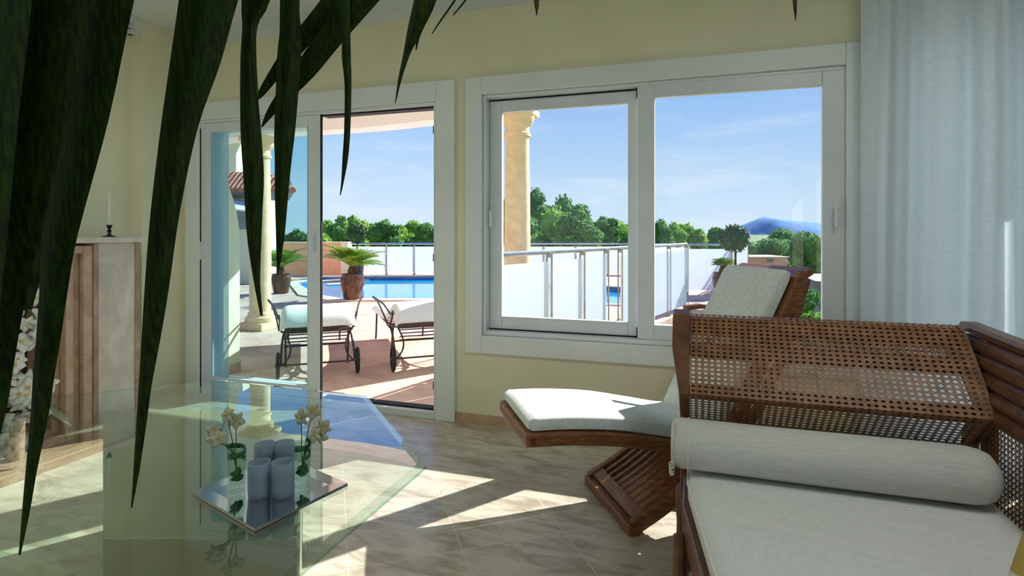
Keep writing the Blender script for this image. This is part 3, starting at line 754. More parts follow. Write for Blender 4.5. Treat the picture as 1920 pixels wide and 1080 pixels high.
# slatted side back along the right
MB().bar([(U1 + 0.052, 2.36, 0.95), (U1 + 0.055, 2.0, 0.94), (U1 + 0.06, 1.0, 0.925), (U1 + 0.06, -0.05, 0.92)], 0.06, 0.03).build('top_rail', M['teak2'], db, bevel=0.010)
for k in range(5):
    z = 0.902 - 0.047 * k; du = 0.046 - 0.006 * k
    MB().tube([(U1 + du, 2.33 - 0.035 * k, z), (U1 + du, 1.6, z - 0.003), (U1 + du, 0.8, z - 0.006), (U1 + du, -0.05, z - 0.01)], 0.0265, 10).build('back_slat', M['teak2'], db, smooth=True)
mb = MB()
cane_strands(mb, 2.2, 0.27, lambda q, off: Vector((U1 + 0.022 - off, -0.03 + q.x, 0.42 + q.y)), 0.0205, 0.0165, [])
mb.build('side_cane', M['cane'], db)
MB().box(U1 + 0.01, U1 + 0.04, -0.05, 2.18, 0.39, 0.425).build('lower_rail', M['teak2'], db, bevel=0.006)
for v in (0.0, 1.05, 2.19):
    MB().box(U1 + 0.028, U1 + 0.062, v - 0.025, v + 0.025, 0.30, 0.93).build('back_post', M['teak2'], db, bevel=0.006)

# ---- seat cushion
def pillow_box(x0, x1, y0, y1, z0, z1, puff, nx=10, ny=10, edge=0.03, mat=None):
    """upholstered slab: crowned top and bottom, rounded edges"""
    m_ = MB(); tops, bots = [], []
    for i in range(nx + 1):
        rt, rb = [], []
        for j in range(ny + 1):
            fx = i / nx; fy = j / ny
            sx = 0.5 - 0.5 * math.cos(PI * fx) if edge else fx; sy = 0.5 - 0.5 * math.cos(PI * fy) if edge else fy
            x = x0 + (x1 - x0) * sx; y = y0 + (y1 - y0) * sy
            e_ = min(min(x - x0, x1 - x), min(y - y0, y1 - y)); k = min(1, e_ / edge)
            rise = math.sqrt(max(0, 1 - (1 - k) ** 2))
            cr_ = puff * (math.sin(PI * sx) * math.sin(PI * sy)) ** 0.5
            zt = (z0 + z1) / 2 + (z1 - z0) / 2 * (0.55 + 0.45 * rise) + cr_
            zb = (z0 + z1) / 2 - (z1 - z0) / 2 * (0.55 + 0.45 * rise) - (0 if mat is None else cr_)
            rt.append(Vector((x, y, zt))); rb.append(Vector((x, y, zb)))
        tops.append(rt); bots.append(rb)
    if mat is not None:
        tops = [[mat @ p_ for p_ in r] for r in tops]; bots = [[mat @ p_ for p_ in r] for r in bots]
    m_.grid(tops); m_.grid([list(reversed(r)) for r in bots])
    edge_t = [tops[i][0] for i in range(nx + 1)] + [tops[nx][j] for j in range(1, ny + 1)] + [tops[i][ny] for i in range(nx - 1, -1, -1)] + [tops[0][j] for j in range(ny - 1, 0, -1)]
    edge_b = [bots[i][0] for i in range(nx + 1)] + [bots[nx][j] for j in range(1, ny + 1)] + [bots[i][ny] for i in range(nx - 1, -1, -1)] + [bots[0][j] for j in range(ny - 1, 0, -1)]
    n_ = len(edge_t)
    m_.add(edge_t + edge_b, [(i, n_ + i, n_ + (i + 1) % n_, (i + 1) % n_) for i in range(n_)])
    return m_, edge_t
sc_ = thing('seat_cushion', (0.4, 1.0, 0.39), 'long flat ivory seat cushion lying on the cane daybed', 'cushion')
def taper(q, x_far):
    k = max(0.0, min(1.25, 1.913 - q.y)); f_ = max(0.0, min(1.0, (x_far - q.x) / (x_far - U0))); q.x += 0.150 * k * f_
m, et = pillow_box(U0 + 0.016, U1 - 0.005, 0.0, 2.14, 0.393, 0.477, 0.006, 14, 24)
seen_ = set()
for q in m.v + et:
    if id(q) not in seen_: seen_.add(id(q)); taper(q, U1)
m.build('cushion_cover', M['linen_seat'], sc_, smooth=True, angle=60)
MB().tube(et, 0.0048, 6, closed=True).build('piping', M['piping'], sc_, smooth=True)
# ---- bolster
bs = thing('bolster', (0.39, 1.99, 0.48), 'round natural linen bolster lying across the daybed against the cane', 'bolster')
rows = []
NB = 40
BR = 0.083
for i in range(NB + 1):
    f = i / NB; x = U0 - 0.028 + f * (U1 - U0 + 0.012)
    e0 = min(1, f / 0.03); e1_ = min(1, (1 - f) / 0.085)
    r = BR * (0.90 + 0.10 * math.sqrt(max(0, 1 - (1 - e0) ** 2))) * (0.45 + 0.55 * math.sqrt(max(0, 1 - (1 - e1_) ** 2)))
    rows.append([Vector((x, 1.99 + r * math.cos(a) * 1.04, 0.482 + BR * 0.97 + r * 0.97 * math.sin(a) * (1 + 0.012 * math.sin(a * 7 + x * 9)) + (1 - min(1, f / 0.06)) * 0.006 * math.sin(a * 5))) for a in [2 * PI * k / 32 for k in range(33)]])
m = MB().grid(rows)
m.add(rows[0][:-1], [tuple(range(31, -1, -1))]); m.add(rows[-1][:-1], [tuple(range(32))])
m.build('bolster_cover', M['linen2'], bs, smooth=True, angle=70)
x0 = U0 - 0.029
sp = [Vector((x0 - 0.002, 1.99 + (0.012 + 0.070 * t) * math.cos(t * 6 * PI), 0.482 + BR * 0.97 + (0.012 + 0.068 * t) * math.sin(t * 6 * PI))) for t in [k / 90 for k in range(91)]]
MB().tube(sp, 0.0075, 6).build('rolled_end', M['linen2'], bs, smooth=True)
MB().tube([Vector((x0 + 0.045, 1.99 + BR * 1.045 * math.cos(a), 0.482 + BR * 0.97 + BR * 0.975 * math.sin(a))) for a in [2 * PI * k / 32 for k in range(32)]], 0.003, 6, closed=True).build('seam', M['piping'], bs, smooth=True)
fr = MB()
for k in range(9):
    a = PI * 1.15 + k * 0.16; q = Vector((x0 + 0.002, 1.99 + BR * math.cos(a), 0.482 + BR * 0.97 + BR * 0.97 * math.sin(a)))
    fr.tube(smooth_path([q, q + Vector((-0.014, -0.006, -0.004)), q + Vector((-0.012, -0.012, -0.022)), q + Vector((-0.002, -0.008, -0.020))], 4), 0.0016, 5)
fr.build('fringe', M['piping'], bs, smooth=True)
# ---- printed cushion
pm = Matrix.Translation((0.648, 1.14, 0.698)) @ Matrix.Rotation(math.radians(-52), 4, 'Y') @ Matrix.Rotation(math.radians(38), 4, 'Z')
m, et = pillow_box(-0.21, 0.21, -0.21, 0.21, -0.02, 0.02, 0.055, 12, 12, 0.04, pm)
pc = thing('throw_pillow', (0.668, 1.115, 0.55), 'white throw pillow with a yellow leaf print in the lower right corner', 'pillow')
m.build('pillow_cover', M['floral'], pc, smooth=True, angle=70)
MB().tube(et, 0.004, 6, closed=True).build('piping', M['piping'], pc, smooth=True)

# ================================================================== TEAK LOUNGE CHAIR
LO = Vector((-0.78, 2.39, 0)); LD = Vector((0.85, 0.527, 0)).normalized(); LW = Vector((LD.y, -LD.x, 0))
HWD = 0.235
def LP(l, s, z): return LO + LD * l + LW * s + Vector((0, 0, z))
lc = thing('lounge_chair', LP(0.75, 0, 0), 'teak lounge chair with a footrest and curved slatted legs under the window', 'lounge chair')
seat_curve = smooth_path([(0.0, 0, 0.437), (0.18, 0, 0.430), (0.40, 0, 0.405), (0.60, 0, 0.365), (0.78, 0, 0.325), (0.88, 0, 0.318)], 6)
back_curve = [(0.86, 0, 0.30), (1.0, 0, 0.56), (1.13, 0, 0.80), (1.285, 0, 1.09)]
for s in (-HWD, HWD):
    MB().bar([LP(q.x, s, q.z - 0.005) for q in seat_curve], 0.034, 0.052).build('seat_rail', M['teak'], lc, bevel=0.006)
    MB().bar([LP(l + 0.02, s, z) for l, _, z in back_curve], 0.034, 0.055, LD).build('back_rail', M['teak'], lc, bevel=0.006)
    MB().bar([LP(l, s * 0.86, z) for l, z in ((0.95, 0.30), (1.10, 0.48), (1.24, 0.74), (1.345, 1.06))], 0.03, 0.045, LD).build('back_support', M['teak'], lc, bevel=0.005)
MB().bar([LP(0.012, -HWD - 0.017, 0.43), LP(0.012, HWD + 0.017, 0.43)], 0.05, 0.05).build('foot_bar', M['teak'], lc, bevel=0.010)
MB().bar([LP(1.30, -HWD - 0.02, 1.075), LP(1.30, HWD + 0.02, 1.075)], 0.10, 0.035, Vector((-0.5, 0, 0.86))).build('head_bar', M['teak'], lc, bevel=0.008)
for k in range(6):
    f = (k + 0.5) / 6; s = -HWD + 0.03 + f * (2 * HWD - 0.06)
    MB().bar([LP(q.x, s, q.z - 0.012) for q in seat_curve], 0.028, 0.014).build('seat_slat', M['teak'], lc)
    MB().bar([LP(l + 0.03, s, z) for l, _, z in back_curve], 0.028, 0.014, LD).build('back_slat', M['teak'], lc)
# front leg panel: a curved ladder of slats from the floor up behind the seat
leg_curve = smooth_path([(0.455, 0, 0.03), (0.60, 0, 0.105), (0.75, 0, 0.205), (0.90, 0, 0.335), (1.02, 0, 0.46)], 5)
HL = 0.245
for s in (-HL, HL):
    MB().bar([LP(q.x, s, q.z) for q in leg_curve], 0.036, 0.060).build('leg_rail', M['teak'], lc, bevel=0.005)
for k in range(9):
    s = -HL + 0.045 + (2 * HL - 0.09) * k / 8
    MB().bar([LP(q.x, s, q.z + 0.005) for q in leg_curve[1:]], 0.022, 0.030).build('leg_slat', M['teak'], lc, bevel=0.003)
MB().bar([LP(0.495, -HL + 0.018, 0.058), LP(0.495, HL - 0.018, 0.058)], 0.06, 0.03, (LD * -0.45 + Vector((0, 0, 0.89)))).build('leg_bar', M['teak'], lc, bevel=0.004)
MB().bar([LP(0.455, -HL - 0.018, 0.022), LP(0.455, HL + 0.018, 0.022)], 0.05, 0.044).build('foot_skid', M['teak'], lc, bevel=0.006)
rear_curve = smooth_path([(0.70, 0, 0.30), (0.95, 0, 0.19), (1.15, 0, 0.10), (1.33, 0, 0.03)], 4)
for s in (-0.19, 0.19):
    MB().bar([LP(q.x, s, q.z) for q in rear_curve], 0.034, 0.05).build('leg_rail', M['teak'], lc, bevel=0.005)
MB().bar([LP(1.33, -0.21, 0.022), LP(1.33, 0.21, 0.022)], 0.05, 0.044).build('rear_skid', M['teak'], lc, bevel=0.006)
for s in (-HWD - 0.035, HWD + 0.035):
    MB().bar([LP(1.0, s, 0.872), LP(1.08, s, 0.880), LP(1.24, s, 0.862)], 0.045, 0.026).build('armrest', M['teak'], lc, bevel=0.006)
# ---- its cushion: footrest, seat and back in one
lcu = thing('lounger_cushion', LP(0.6, 0, 0.45), 'white canvas cushion lying on the teak lounge chair', 'cushion')
def strip_cushion(line, th, half, up_of):
    rows_ = []
    n_ = len(line)
    for i, q in enumerate(line):
        t = (line[min(i + 1, n_ - 1)] - line[max(i - 1, 0)]).normalized(); nrm = Vector((-t.z, 0, t.x)); k = min(1, min(i, n_ - 1 - i) / 2.0 + 0.55)
        sec = []
        for s_, h_ in ((-1, 0.12), (-1, 0.80), (-0.95, 0.97), (-0.5, 1.03), (0, 1.05), (0.5, 1.03), (0.95, 0.97), (1, 0.80), (1, 0.12), (0.9, 0.0), (-0.9, 0.0), (-1, 0.12)):
            c_ = q + nrm * (th * (0.5 + (h_ - 0.5) * k))
            sec.append(LP(c_.x, s_ * half, c_.z))
        rows_.append(sec)
    m_ = MB().grid(rows_); m_.add(rows_[0][:-1], [tuple(range(10, -1, -1))]); m_.add(rows_[-1][:-1], [tuple(range(11))])
    return m_
sl_ = smooth_path([(0.005, 0, 0.457), (0.18, 0, 0.452), (0.40, 0, 0.430), (0.60, 0, 0.390), (0.78, 0, 0.350), (0.86, 0, 0.343)], 6)
strip_cushion(sl_, 0.06, 0.225, None).build('seat_pad', M['canvas'], lcu, smooth=True, angle=50)
bl_ = smooth_path([(0.885, 0, 0.36), (1.0, 0, 0.585), (1.12, 0, 0.815), (1.262, 0, 1.08)], 6)
strip_cushion(bl_, 0.06, 0.225, None).build('back_pad', M['canvas'], lcu, smooth=True, angle=50)

# ================================================================== HANGING PALM (close to the camera)
pp = Vector((-0.55, -0.62, 0))
palm = thing('potted_palm', pp, 'tall potted palm whose long dark leaves hang over the upper left', 'palm')
MB().lathe(pp, [(0.15, 0), (0.17, 0.02), (0.21, 0.36), (0.22, 0.40), (0.19, 0.40), (0.18, 0.34), (0.02, 0.34)], 28).build('pot', M['pot'], palm, smooth=True)
MB().tube(smooth_path([pp + Vector((0, 0, 0.3)), pp + Vector((0.02, 0.03, 1.0)), pp + Vector((0, 0.08, 1.62))], 8), [0.045] * 17, 12).build('trunk', M['bark'], palm, smooth=True)
crown = pp + Vector((0, 0.08, 1.60))
stalks = {}
def stalk(name_key, pts):
    stalks[name_key] = smooth_path(pts, 8)
    MB().tube(stalks[name_key], [0.013 - 0.008 * i / len(stalks[name_key]) for i in range(len(stalks[name_key]))], 8).build('frond_stalk', M['stalk'], palm, smooth=True)
stalk('a', [crown, PZ(-60, -330, 0.45), PZ(120, -330, 0.60), PZ(330, -300, 0.72), PZ(560, -230, 0.82), PZ(760, -170, 0.86), PZ(900, -120, 0.88)])
stalk('b', [crown, PZ(300, -420, 0.40), PZ(620, -380, 0.62), PZ(900, -330, 0.80), PZ(1200, -270, 0.90), PZ(1500, -180, 0.95)])
allst = stalks['a'] + stalks['b']
def leaf_rows(rows, z0, z1, fold=0.10, name='leaf', mat=None, link=True):
    """rows: (left x, right x, y) down the leaf; z0..z1 its distance from the camera along it"""
    n_ = len(rows); L_, R_, F_, B_ = [], [], [], []
    right = Vector((CO, SI, 0)); fwd = Vector((-SI, CO, 0))
    # refine
    fine = []
    for i in range(n_ - 1):
        for k in range(4):
            t = k / 4
            p0, p1, p2, p3 = rows[max(i - 1, 0)], rows[i], rows[i + 1], rows[min(i + 2, n_ - 1)]
            fine.append([0.5 * ((2 * p1[c]) + (p2[c] - p0[c]) * t + (2 * p0[c] - 5 * p1[c] + 4 * p2[c] - p3[c]) * t * t + (3 * p1[c] - p0[c] - 3 * p2[c] + p3[c]) * t ** 3) for c in range(3)])
    fine.append(list(rows[-1]))
    sect = []; N_ = len(fine)
    for i, (xl, xr, y) in enumerate(fine):
        Z_ = z0 + (z1 - z0) * i / (N_ - 1)
        if xr < xl + 1: xr = xl + 1
        a_ = PZ(xl, y, Z_); b_ = PZ(xr, y, Z_); wd = (b_ - a_).length
        mid = (a_ + b_) / 2 - fwd * (fold * wd)
        q1 = a_.lerp(mid, 0.5); q2 = mid.lerp(b_, 0.5); th = fwd * 0.0009
        sect.append([a_, q1 - th, mid - th, q2 - th, b_, q2 + th, mid + th, q1 + th, a_])
    m_ = MB().grid(sect)
    if link:
        top = (sect[0][0] + sect[0][4]) / 2
        near = min(allst, key=lambda s_: (s_ - top).length)
        up = near - top
        if up.length > 0.01:
            s0 = sect[0]; half = (s0[4] - s0[0]) / 2
            m_.grid([[s0[0], s0[2], s0[4]], [top.lerp(near, 0.5) - half * 0.7, top.lerp(near, 0.5) - fwd * 0.008, top.lerp(near, 0.5) + half * 0.7], [near - half * 0.15, near - fwd * 0.004, near + half * 0.15]])
    return m_.build(name, mat or M['leaf'], palm, smooth=True, angle=60)
def leaf_line(pts, z0, z1, **kw):
    """pts: (x, y, width) along a slanting leaf"""
    rows = []
    for i, (x, y, w_) in enumerate(pts):
        a_, b_ = pts[max(i - 1, 0)], pts[min(i + 1, len(pts) - 1)]
        dx, dy = b_[0] - a_[0], b_[1] - a_[1]; L = math.hypot(dx, dy) or 1
        nx = abs(dy / L) or 0.01
        rows.append((x - w_ / 2 / nx, x + w_ / 2 / nx, y))
    return leaf_rows(rows, z0, z1, **kw)
leaf_rows([(150, 300, -150), (135, 252, 0), (112, 205, 220), (79, 146, 440), (74, 128, 540), (67, 113, 640), (62, 103, 700), (57, 91, 780), (48, 70, 880), (41, 56, 960), (35, 39, 1040)], 0.60, 0.70, 0.16)
leaf_rows([(20, 200, -150), (15, 178, 0), (-10, 128, 220), (-28, 76, 440), (-36, 48, 560), (-42, 30, 660), (-44, 14, 760), (-44, -6, 840)], 0.52, 0.60, 0.18)
leaf_rows([(-190, 70, -150), (-190, 60, 0), (-180, 35, 220), (-160, 14, 440), (-140, -4, 620), (-120, -20, 760)], 0.46, 0.52, 0.16)
leaf_rows([(80, 210, -120), (60, 200, 0), (30, 160, 200), (0, 110, 400), (-20, 60, 580)], 0.66, 0.72, 0.10)
leaf_rows([(355, 500, -150), (335, 447, 0), (318, 413, 120), (301, 371, 240), (282, 337, 400), (271, 317, 540), (265, 300, 640), (260, 285, 720), (255, 274, 800), (250, 262, 880), (245.5, 248, 952)], 0.66, 0.76, 0.16)
leaf_rows([(465, 530, -150), (453, 506, 0), (454, 480, 50), (451, 478, 100), (450, 482, 160), (451, 490, 250), (456, 495, 330), (460, 492, 400), (465, 490, 460), (476, 488, 530), (488, 493, 592)], 0.74, 0.80, 0.16)
leaf_rows([(504, 534, -70), (490, 507, 0), (471, 483, 50), (473, 481, 110), (480, 485, 180)], 0.735, 0.76, 0.5)
leaf_rows([(530, 575, -140), (525, 562, 0), (524, 565, 60), (520, 565, 100), (517, 560, 170), (514, 553, 250), (515, 547, 300), (515, 541, 360), (517, 535, 430), (518, 529, 475), (519.5, 521.5, 516)], 0.78, 0.84, 0.14)
leaf_line([(700, -95, 48), (625, 5, 44), (565, 76, 36), (520, 133, 24), (490, 176, 13), (480, 190, 2)], 0.84, 0.92)
leaf_line([(750, -85, 50), (684, -5, 50), (618, 73, 46), (563, 145, 38), (515, 202, 19), (491, 238, 3)], 0.80, 0.88)
leaf_rows([(622, 652, -130), (630, 656, 0), (640, 657, 60), (641, 658, 110), (646, 659, 160), (645, 657, 245), (642, 653, 295), (640, 646, 335), (637, 639, 366)], 0.80, 0.84, 0.2)
leaf_rows([(800, 842, -120), (776, 812, 0), (765, 796, 50), (756, 770, 100), (746, 753, 150), (740.5, 742, 194)], 0.84, 0.88, 0.3)
leaf_rows([(822, 846, -110), (801, 819, 0), (782, 791, 60), (779, 781, 94)], 0.86, 0.88, 0.2)
leaf_line([(888, -60, 5), (853, 0, 4), (828, 36, 3.4), (810, 63, 2)], 0.88, 0.9)
leaf_line([(905, -50, 5), (873, 0, 4), (855, 22, 3), (850, 29, 2)], 0.88, 0.9)
leaf_rows([(994, 1014, -120), (1001, 1011, 0), (1004, 1009, 18), (1005, 1007, 29)], 0.88, 0.9, 0.2, mat=M['leaf_tip'])
leaf_rows([(1478, 1500, -120), (1486, 1495, 0), (1489, 1494, 24), (1490.5, 1492, 39)], 0.94, 0.95, 0.2, mat=M['leaf_tip'])

# ================================================================== TERRACE
TZ0 = -0.08
RA = Vector((-1.84, 4.6, 0)); RB = Vector((-0.21, 10.46, 0)); RH = Vector((-1.52, 3.66, 0))   # railing line, its corner, the house end
far_r = PZ(1378, 545, 12.4); far_b = PZ(1405, 520, 15.0)
terr = [(-16, 3.64), (RH.x + 0.05, 3.64), (RA.x + 0.1, RA.y), (RB.x + 0.1, RB.y - 0.05), (1.0, 11.2), (far_r.x + 0.2, far_r.y), (far_b.x + 0.2, far_b.y), (1.2, 24), (-16, 24)]
# pool cut out of the terrace: terrace built as quads round it
pool_px = [(557, 531), (606, 519.5), (830, 518.5), (1180, 541), (1180, 573), (836, 562), (640, 562), (588, 553)]
pool_xy = [Pz(x, y, TZ0) for x, y in pool_px]
bm_ = bmesh.new()
ov = [bm_.verts.new((x, y, TZ0)) for x, y in terr]; iv = [bm_.verts.new((p_.x, p_.y, TZ0)) for p_ in pool_xy]
oe = [bm_.edges.new((ov[i], ov[(i + 1) % len(ov)])) for i in range(len(ov))]; ie = [bm_.edges.new((iv[i], iv[(i + 1) % len(iv)])) for i in range(len(iv))]
bmesh.ops.triangle_fill(bm_, use_beauty=True, edges=oe + ie)
for e in oe:
    a_, b_ = e.verts; c1 = bm_.verts.new(a_.co + Vector((0, 0, -3.2))); c2 = bm_.verts.new(b_.co + Vector((0, 0, -3.2))); bm_.faces.new((a_, b_, c2, c1))
bmesh.ops.recalc_face_normals(bm_, faces=bm_.faces)
me = bpy.data.meshes.new('floor_terrace'); bm_.to_mesh(me); bm_.free(); me.materials.append(M['terrace'])
for pl in me.polygons:
    if abs(pl.normal.z) > 0.5 and pl.normal.z < 0: pl.flip()
o = bpy.data.objects.new('floor_terrace', me); COL.objects.link(o); o['kind'] = 'structure'; o['label'] = 'terracotta tiled terrace'
pc_ = sum(pool_xy, Vector()) / len(pool_xy)
pool = thing('swimming_pool', (pc_.x, pc_.y, TZ0), 'blue swimming pool sunk in the terrace with pale coping', 'pool')
MB().add([Vector((p_.x, p_.y, TZ0 - 0.10)) for p_ in pool_xy], [tuple(range(len(pool_xy)))]).build('water', M['pool'], pool)
n_ = len(pool_xy)
MB().add([p_.copy() for p_ in pool_xy] + [p_ + Vector((0, 0, -0.6)) for p_ in pool_xy], [(i, (i + 1) % n_, n_ + (i + 1) % n_, n_ + i) for i in range(n_)]).build('pool_wall', M['pool_wall'], pool)
outer = [pc_ + (p_ - pc_) * 1.0 + (p_ - pc_).normalized() * 0.32 for p_ in pool_xy]
vv = [p_ + Vector((0, 0, 0.03)) for p_ in pool_xy] + [p_ + Vector((0, 0, 0.03)) for p_ in outer] + [p_ + Vector((0, 0, -0.05)) for p_ in pool_xy] + [p_ + Vector((0, 0, 0.0)) for p_ in outer]
MB().add(vv, [(i, (i + 1) % n_, n_ + (i + 1) % n_, n_ + i) for i in range(n_)] + [(i, 2 * n_ + i, 2 * n_ + (i + 1) % n_, (i + 1) % n_) for i in range(n_)] + [(n_ + i, n_ + (i + 1) % n_, 3 * n_ + (i + 1) % n_, 3 * n_ + i) for i in range(n_)]).build('coping', M['coping'], pool)
st0, st1 = Pz(606, 527, TZ0 - 0.07), Pz(668, 522, TZ0 - 0.07)
for k in range(2):
    q0 = Pz(600 + 14 * k, 528 + 6 * k, TZ0 - 0.085); q1 = Pz(690 - 10 * k, 523.5 + 7 * k, TZ0 - 0.085)
    MB().bar([q0, q1], 0.35, 0.05).build('pool_step', M['coping'], pool)

# ---- columns and porch
def column(base_px, base_py, label):
    b = Pz(base_px, base_py, TZ0); b.z = TZ0
    o = thing('stone_column', b, label, 'column', 'round stone columns of the porch')
    MB().box(b.x - 0.21, b.x + 0.21, b.y - 0.21, b.y + 0.21, TZ0, TZ0 + 0.10).build('plinth', M['column'], o, bevel=0.01)
    MB().lathe(b, [(0.195, 0.10), (0.205, 0.13), (0.195, 0.17), (0.165, 0.19), (0.165, 0.22), (0.145, 0.25)], 32).build('base_ring', M['column'], o, smooth=True)
    MB().lathe(b, [(0.142, 0.25), (0.146, 1.0), (0.140, 1.8), (0.130, 2.40)], 32).build('shaft', M['column'], o, smooth=True)
    MB().lathe(b, [(0.130, 2.40), (0.150, 2.41), (0.150, 2.44), (0.134, 2.455), (0.134, 2.52), (0.16, 2.54), (0.185, 2.60), (0.19, 2.64)], 32).build('capital', M['column'], o, smooth=True)
    MB().box(b.x - 0.2, b.x + 0.2, b.y - 0.2, b.y + 0.2, TZ0 + 2.64, TZ0 + 2.71).build('abacus', M['column'], o, bevel=0.008)
    return b
c1 = column(488, 616, 'stone column left, seen through the closed door leaf behind palm leaves')
c2 = column(970, 666.5, 'stone column seen through the left leaf of the big window')
# porch roof: curved beam through both columns, soffit behind it
zb = TZ0 + 2.71
arc_pts = smooth_path([(-10.5, 6.9, 0), (-8.0, 6.95, 0), (c1.x, c1.y, 0), (-3.9, 6.45, 0), (c2.x, c2.y, 0), (-1.80, 5.2, 0), (-1.72, 3.64, 0)], 8)
def offset(path_, d_):
    out = []
    for i, p_ in enumerate(path_):
        t = (path_[min(i + 1, len(path_) - 1)] - path_[max(i - 1, 0)]).normalized(); out.append(p_ + Vector((-t.y, t.x, 0)) * d_)
    return out
ia, oa = offset(arc_pts, -0.16), offset(arc_pts, 0.16)
m = MB()
rows = [[ia[i] + Vector((0, 0, zb)), oa[i] + Vector((0, 0, zb)), oa[i] + Vector((0, 0, zb + 0.42)), ia[i] + Vector((0, 0, zb + 0.42)), ia[i] + Vector((0, 0, zb))] for i in range(len(arc_pts))]
m.grid(rows)
struct(m, 'porch_beam', M['soffit'], 'curved pale beam over the porch columns')
poly = [(p_.x, p_.y) for p_ in offset(arc_pts, 0.22)] + [(-10.5, 3.64)]
struct(MB().prism(poly, 'z', zb + 0.30, zb + 0.46), 'porch_roof', M['soffit'], 'flat porch roof')
# wing wall left of the door
prof_w = [(3.64, TZ0), (4.43, TZ0), (4.43, 1.18)] + [(3.64 + 0.79 * math.cos(a), 1.18 + 0.95 * math.sin(a)) for a in [PI / 2 * k / 10 for k in range(1, 11)]] + [(3.64, 2.6)]
struct(MB().prism(prof_w, 'x', -4.75, -4.28), 'wall_porch', M['cream_ext'], 'rounded cream wing wall beside the terrace door')
struct(MB().box(-4.285, -4.268, 3.64, 4.435, TZ0, TZ0 + 0.09), 'baseboard_porch', M['terrace'])

# ---- neighbouring wing of the house
nb = thing('house_wing', PZ(430, 540, 15.0), 'cream wing of the house with clay roof tiles, left beyond the porch', 'building')
nbb = PZ(440, 437, 15.0); 
fw = Vector((-SI, CO, 0)); rt = Vector((CO, SI, 0))
RM = Matrix(((rt.x, fw.x, 0, CAMP.x), (rt.y, fw.y, 0, CAMP.y), (0, 0, 1, 0), (0, 0, 0, 1)))   # a frame turned like the view, for buildings standing square to it
def bx(X0, X1, Z0, Z1, z0, z1, m_=None): return (m_ or MB()).box(X0, X1, Z0, Z1, z0, z1, RM)
Xp = lambda px, Z: (px - HX) / F * Z
Zp = lambda py, Z: EYE + (HY - py) / F * Z
wall_o = bx(Xp(300, 15), Xp(503, 15), 15, 15.5, -0.1, Zp(372, 15)).build('wall', M['cream_ext'], nb)
m = MB()
for k in range(26):
    X = Xp(330, 14.4) + k * (Xp(551, 14.4) - Xp(330, 14.4)) / 25
    tt = min(1.0, 0.06 + (25 - k) / 8)
    m.tube([RM @ Vector((X, 14.35, Zp(357, 14.4))), RM @ Vector((X - 0.10 * tt, 14.35 + 0.85 * tt, Zp(357, 14.4) + 0.50 * tt))], 0.075, 8)
m.build('roof_tiles', M['roof_tile'], nb, smooth=True)
m = MB(); m.add([RM @ Vector(q) for q in ((Xp(330, 14.4), 14.4, Zp(359, 14.4)), (Xp(552, 14.4), 14.4, Zp(359, 14.4)), (Xp(520, 14.4), 15.15, Zp(357, 14.4) + 0.45), (Xp(330, 14.4), 15.15, Zp(357, 14.4) + 0.45), (Xp(330, 14.4), 15.1, Zp(373, 14.4)), (Xp(522, 14.4), 15.1, Zp(373, 14.4)))], [(0, 1, 2, 3), (0, 4, 5, 1)])
m.build('eave', M['grey_eave'], nb)
bx(Xp(380, 16.6), Xp(449, 16.6), 16.4, 16.8, 0.0, Zp(235, 16.6)).build('upper_wall', M['cream_ext'], nb)
bx(Xp(380, 16), Xp(455, 16), 16.0, 16.7, Zp(262, 16), Zp(238, 16)).build('upper_eave', M['cream_ext'], nb)
bx(Xp(486, 14.9), Xp(497, 14.9), 14.95, 15.05, 0.1, Zp(395, 15)).build('window', M['win_dark'], nb)
bx(Xp(440, 14.9), Xp(459, 14.9), 14.9, 15.05, Zp(430, 15), Zp(395, 15)).build('shutter', M['grey_eave'], nb)
m = MB(); m.add([RM @ Vector(q) for q in ((Xp(400, 14), 14.9, Zp(368, 14)), (Xp(458, 14), 14.9, Zp(378, 14)), (Xp(460, 13.4), 13.4, Zp(395, 13.4)), (Xp(400, 13.4), 13.4, Zp(388, 13.4)))], [(0, 1, 2, 3)])
m.build('awning', M['awning'], nb, solid=0.04)

# ---- salmon boundary wall beyond the pool
gw = thing('boundary_wall', PZ(600, 512, 18.2), 'low salmon boundary wall beyond the pool', 'wall', kind='structure')
bx(Xp(330, 18.2), Xp(651, 18.2), 18.2, 18.45, TZ0, Zp(456, 18.2)).build('wall_body', M['stucco'], gw)
bx(Xp(330, 18.2), Xp(652, 18.2), 18.15, 18.5, Zp(456, 18.2), Zp(453.5, 18.2)).build('wall_cap', M['coping'], gw)
bx(Xp(640, 18.1), Xp(653, 18.1), 18.05, 18.5, TZ0, Zp(454, 18.1)).build('wall_pier', M['cream_ext'], gw)

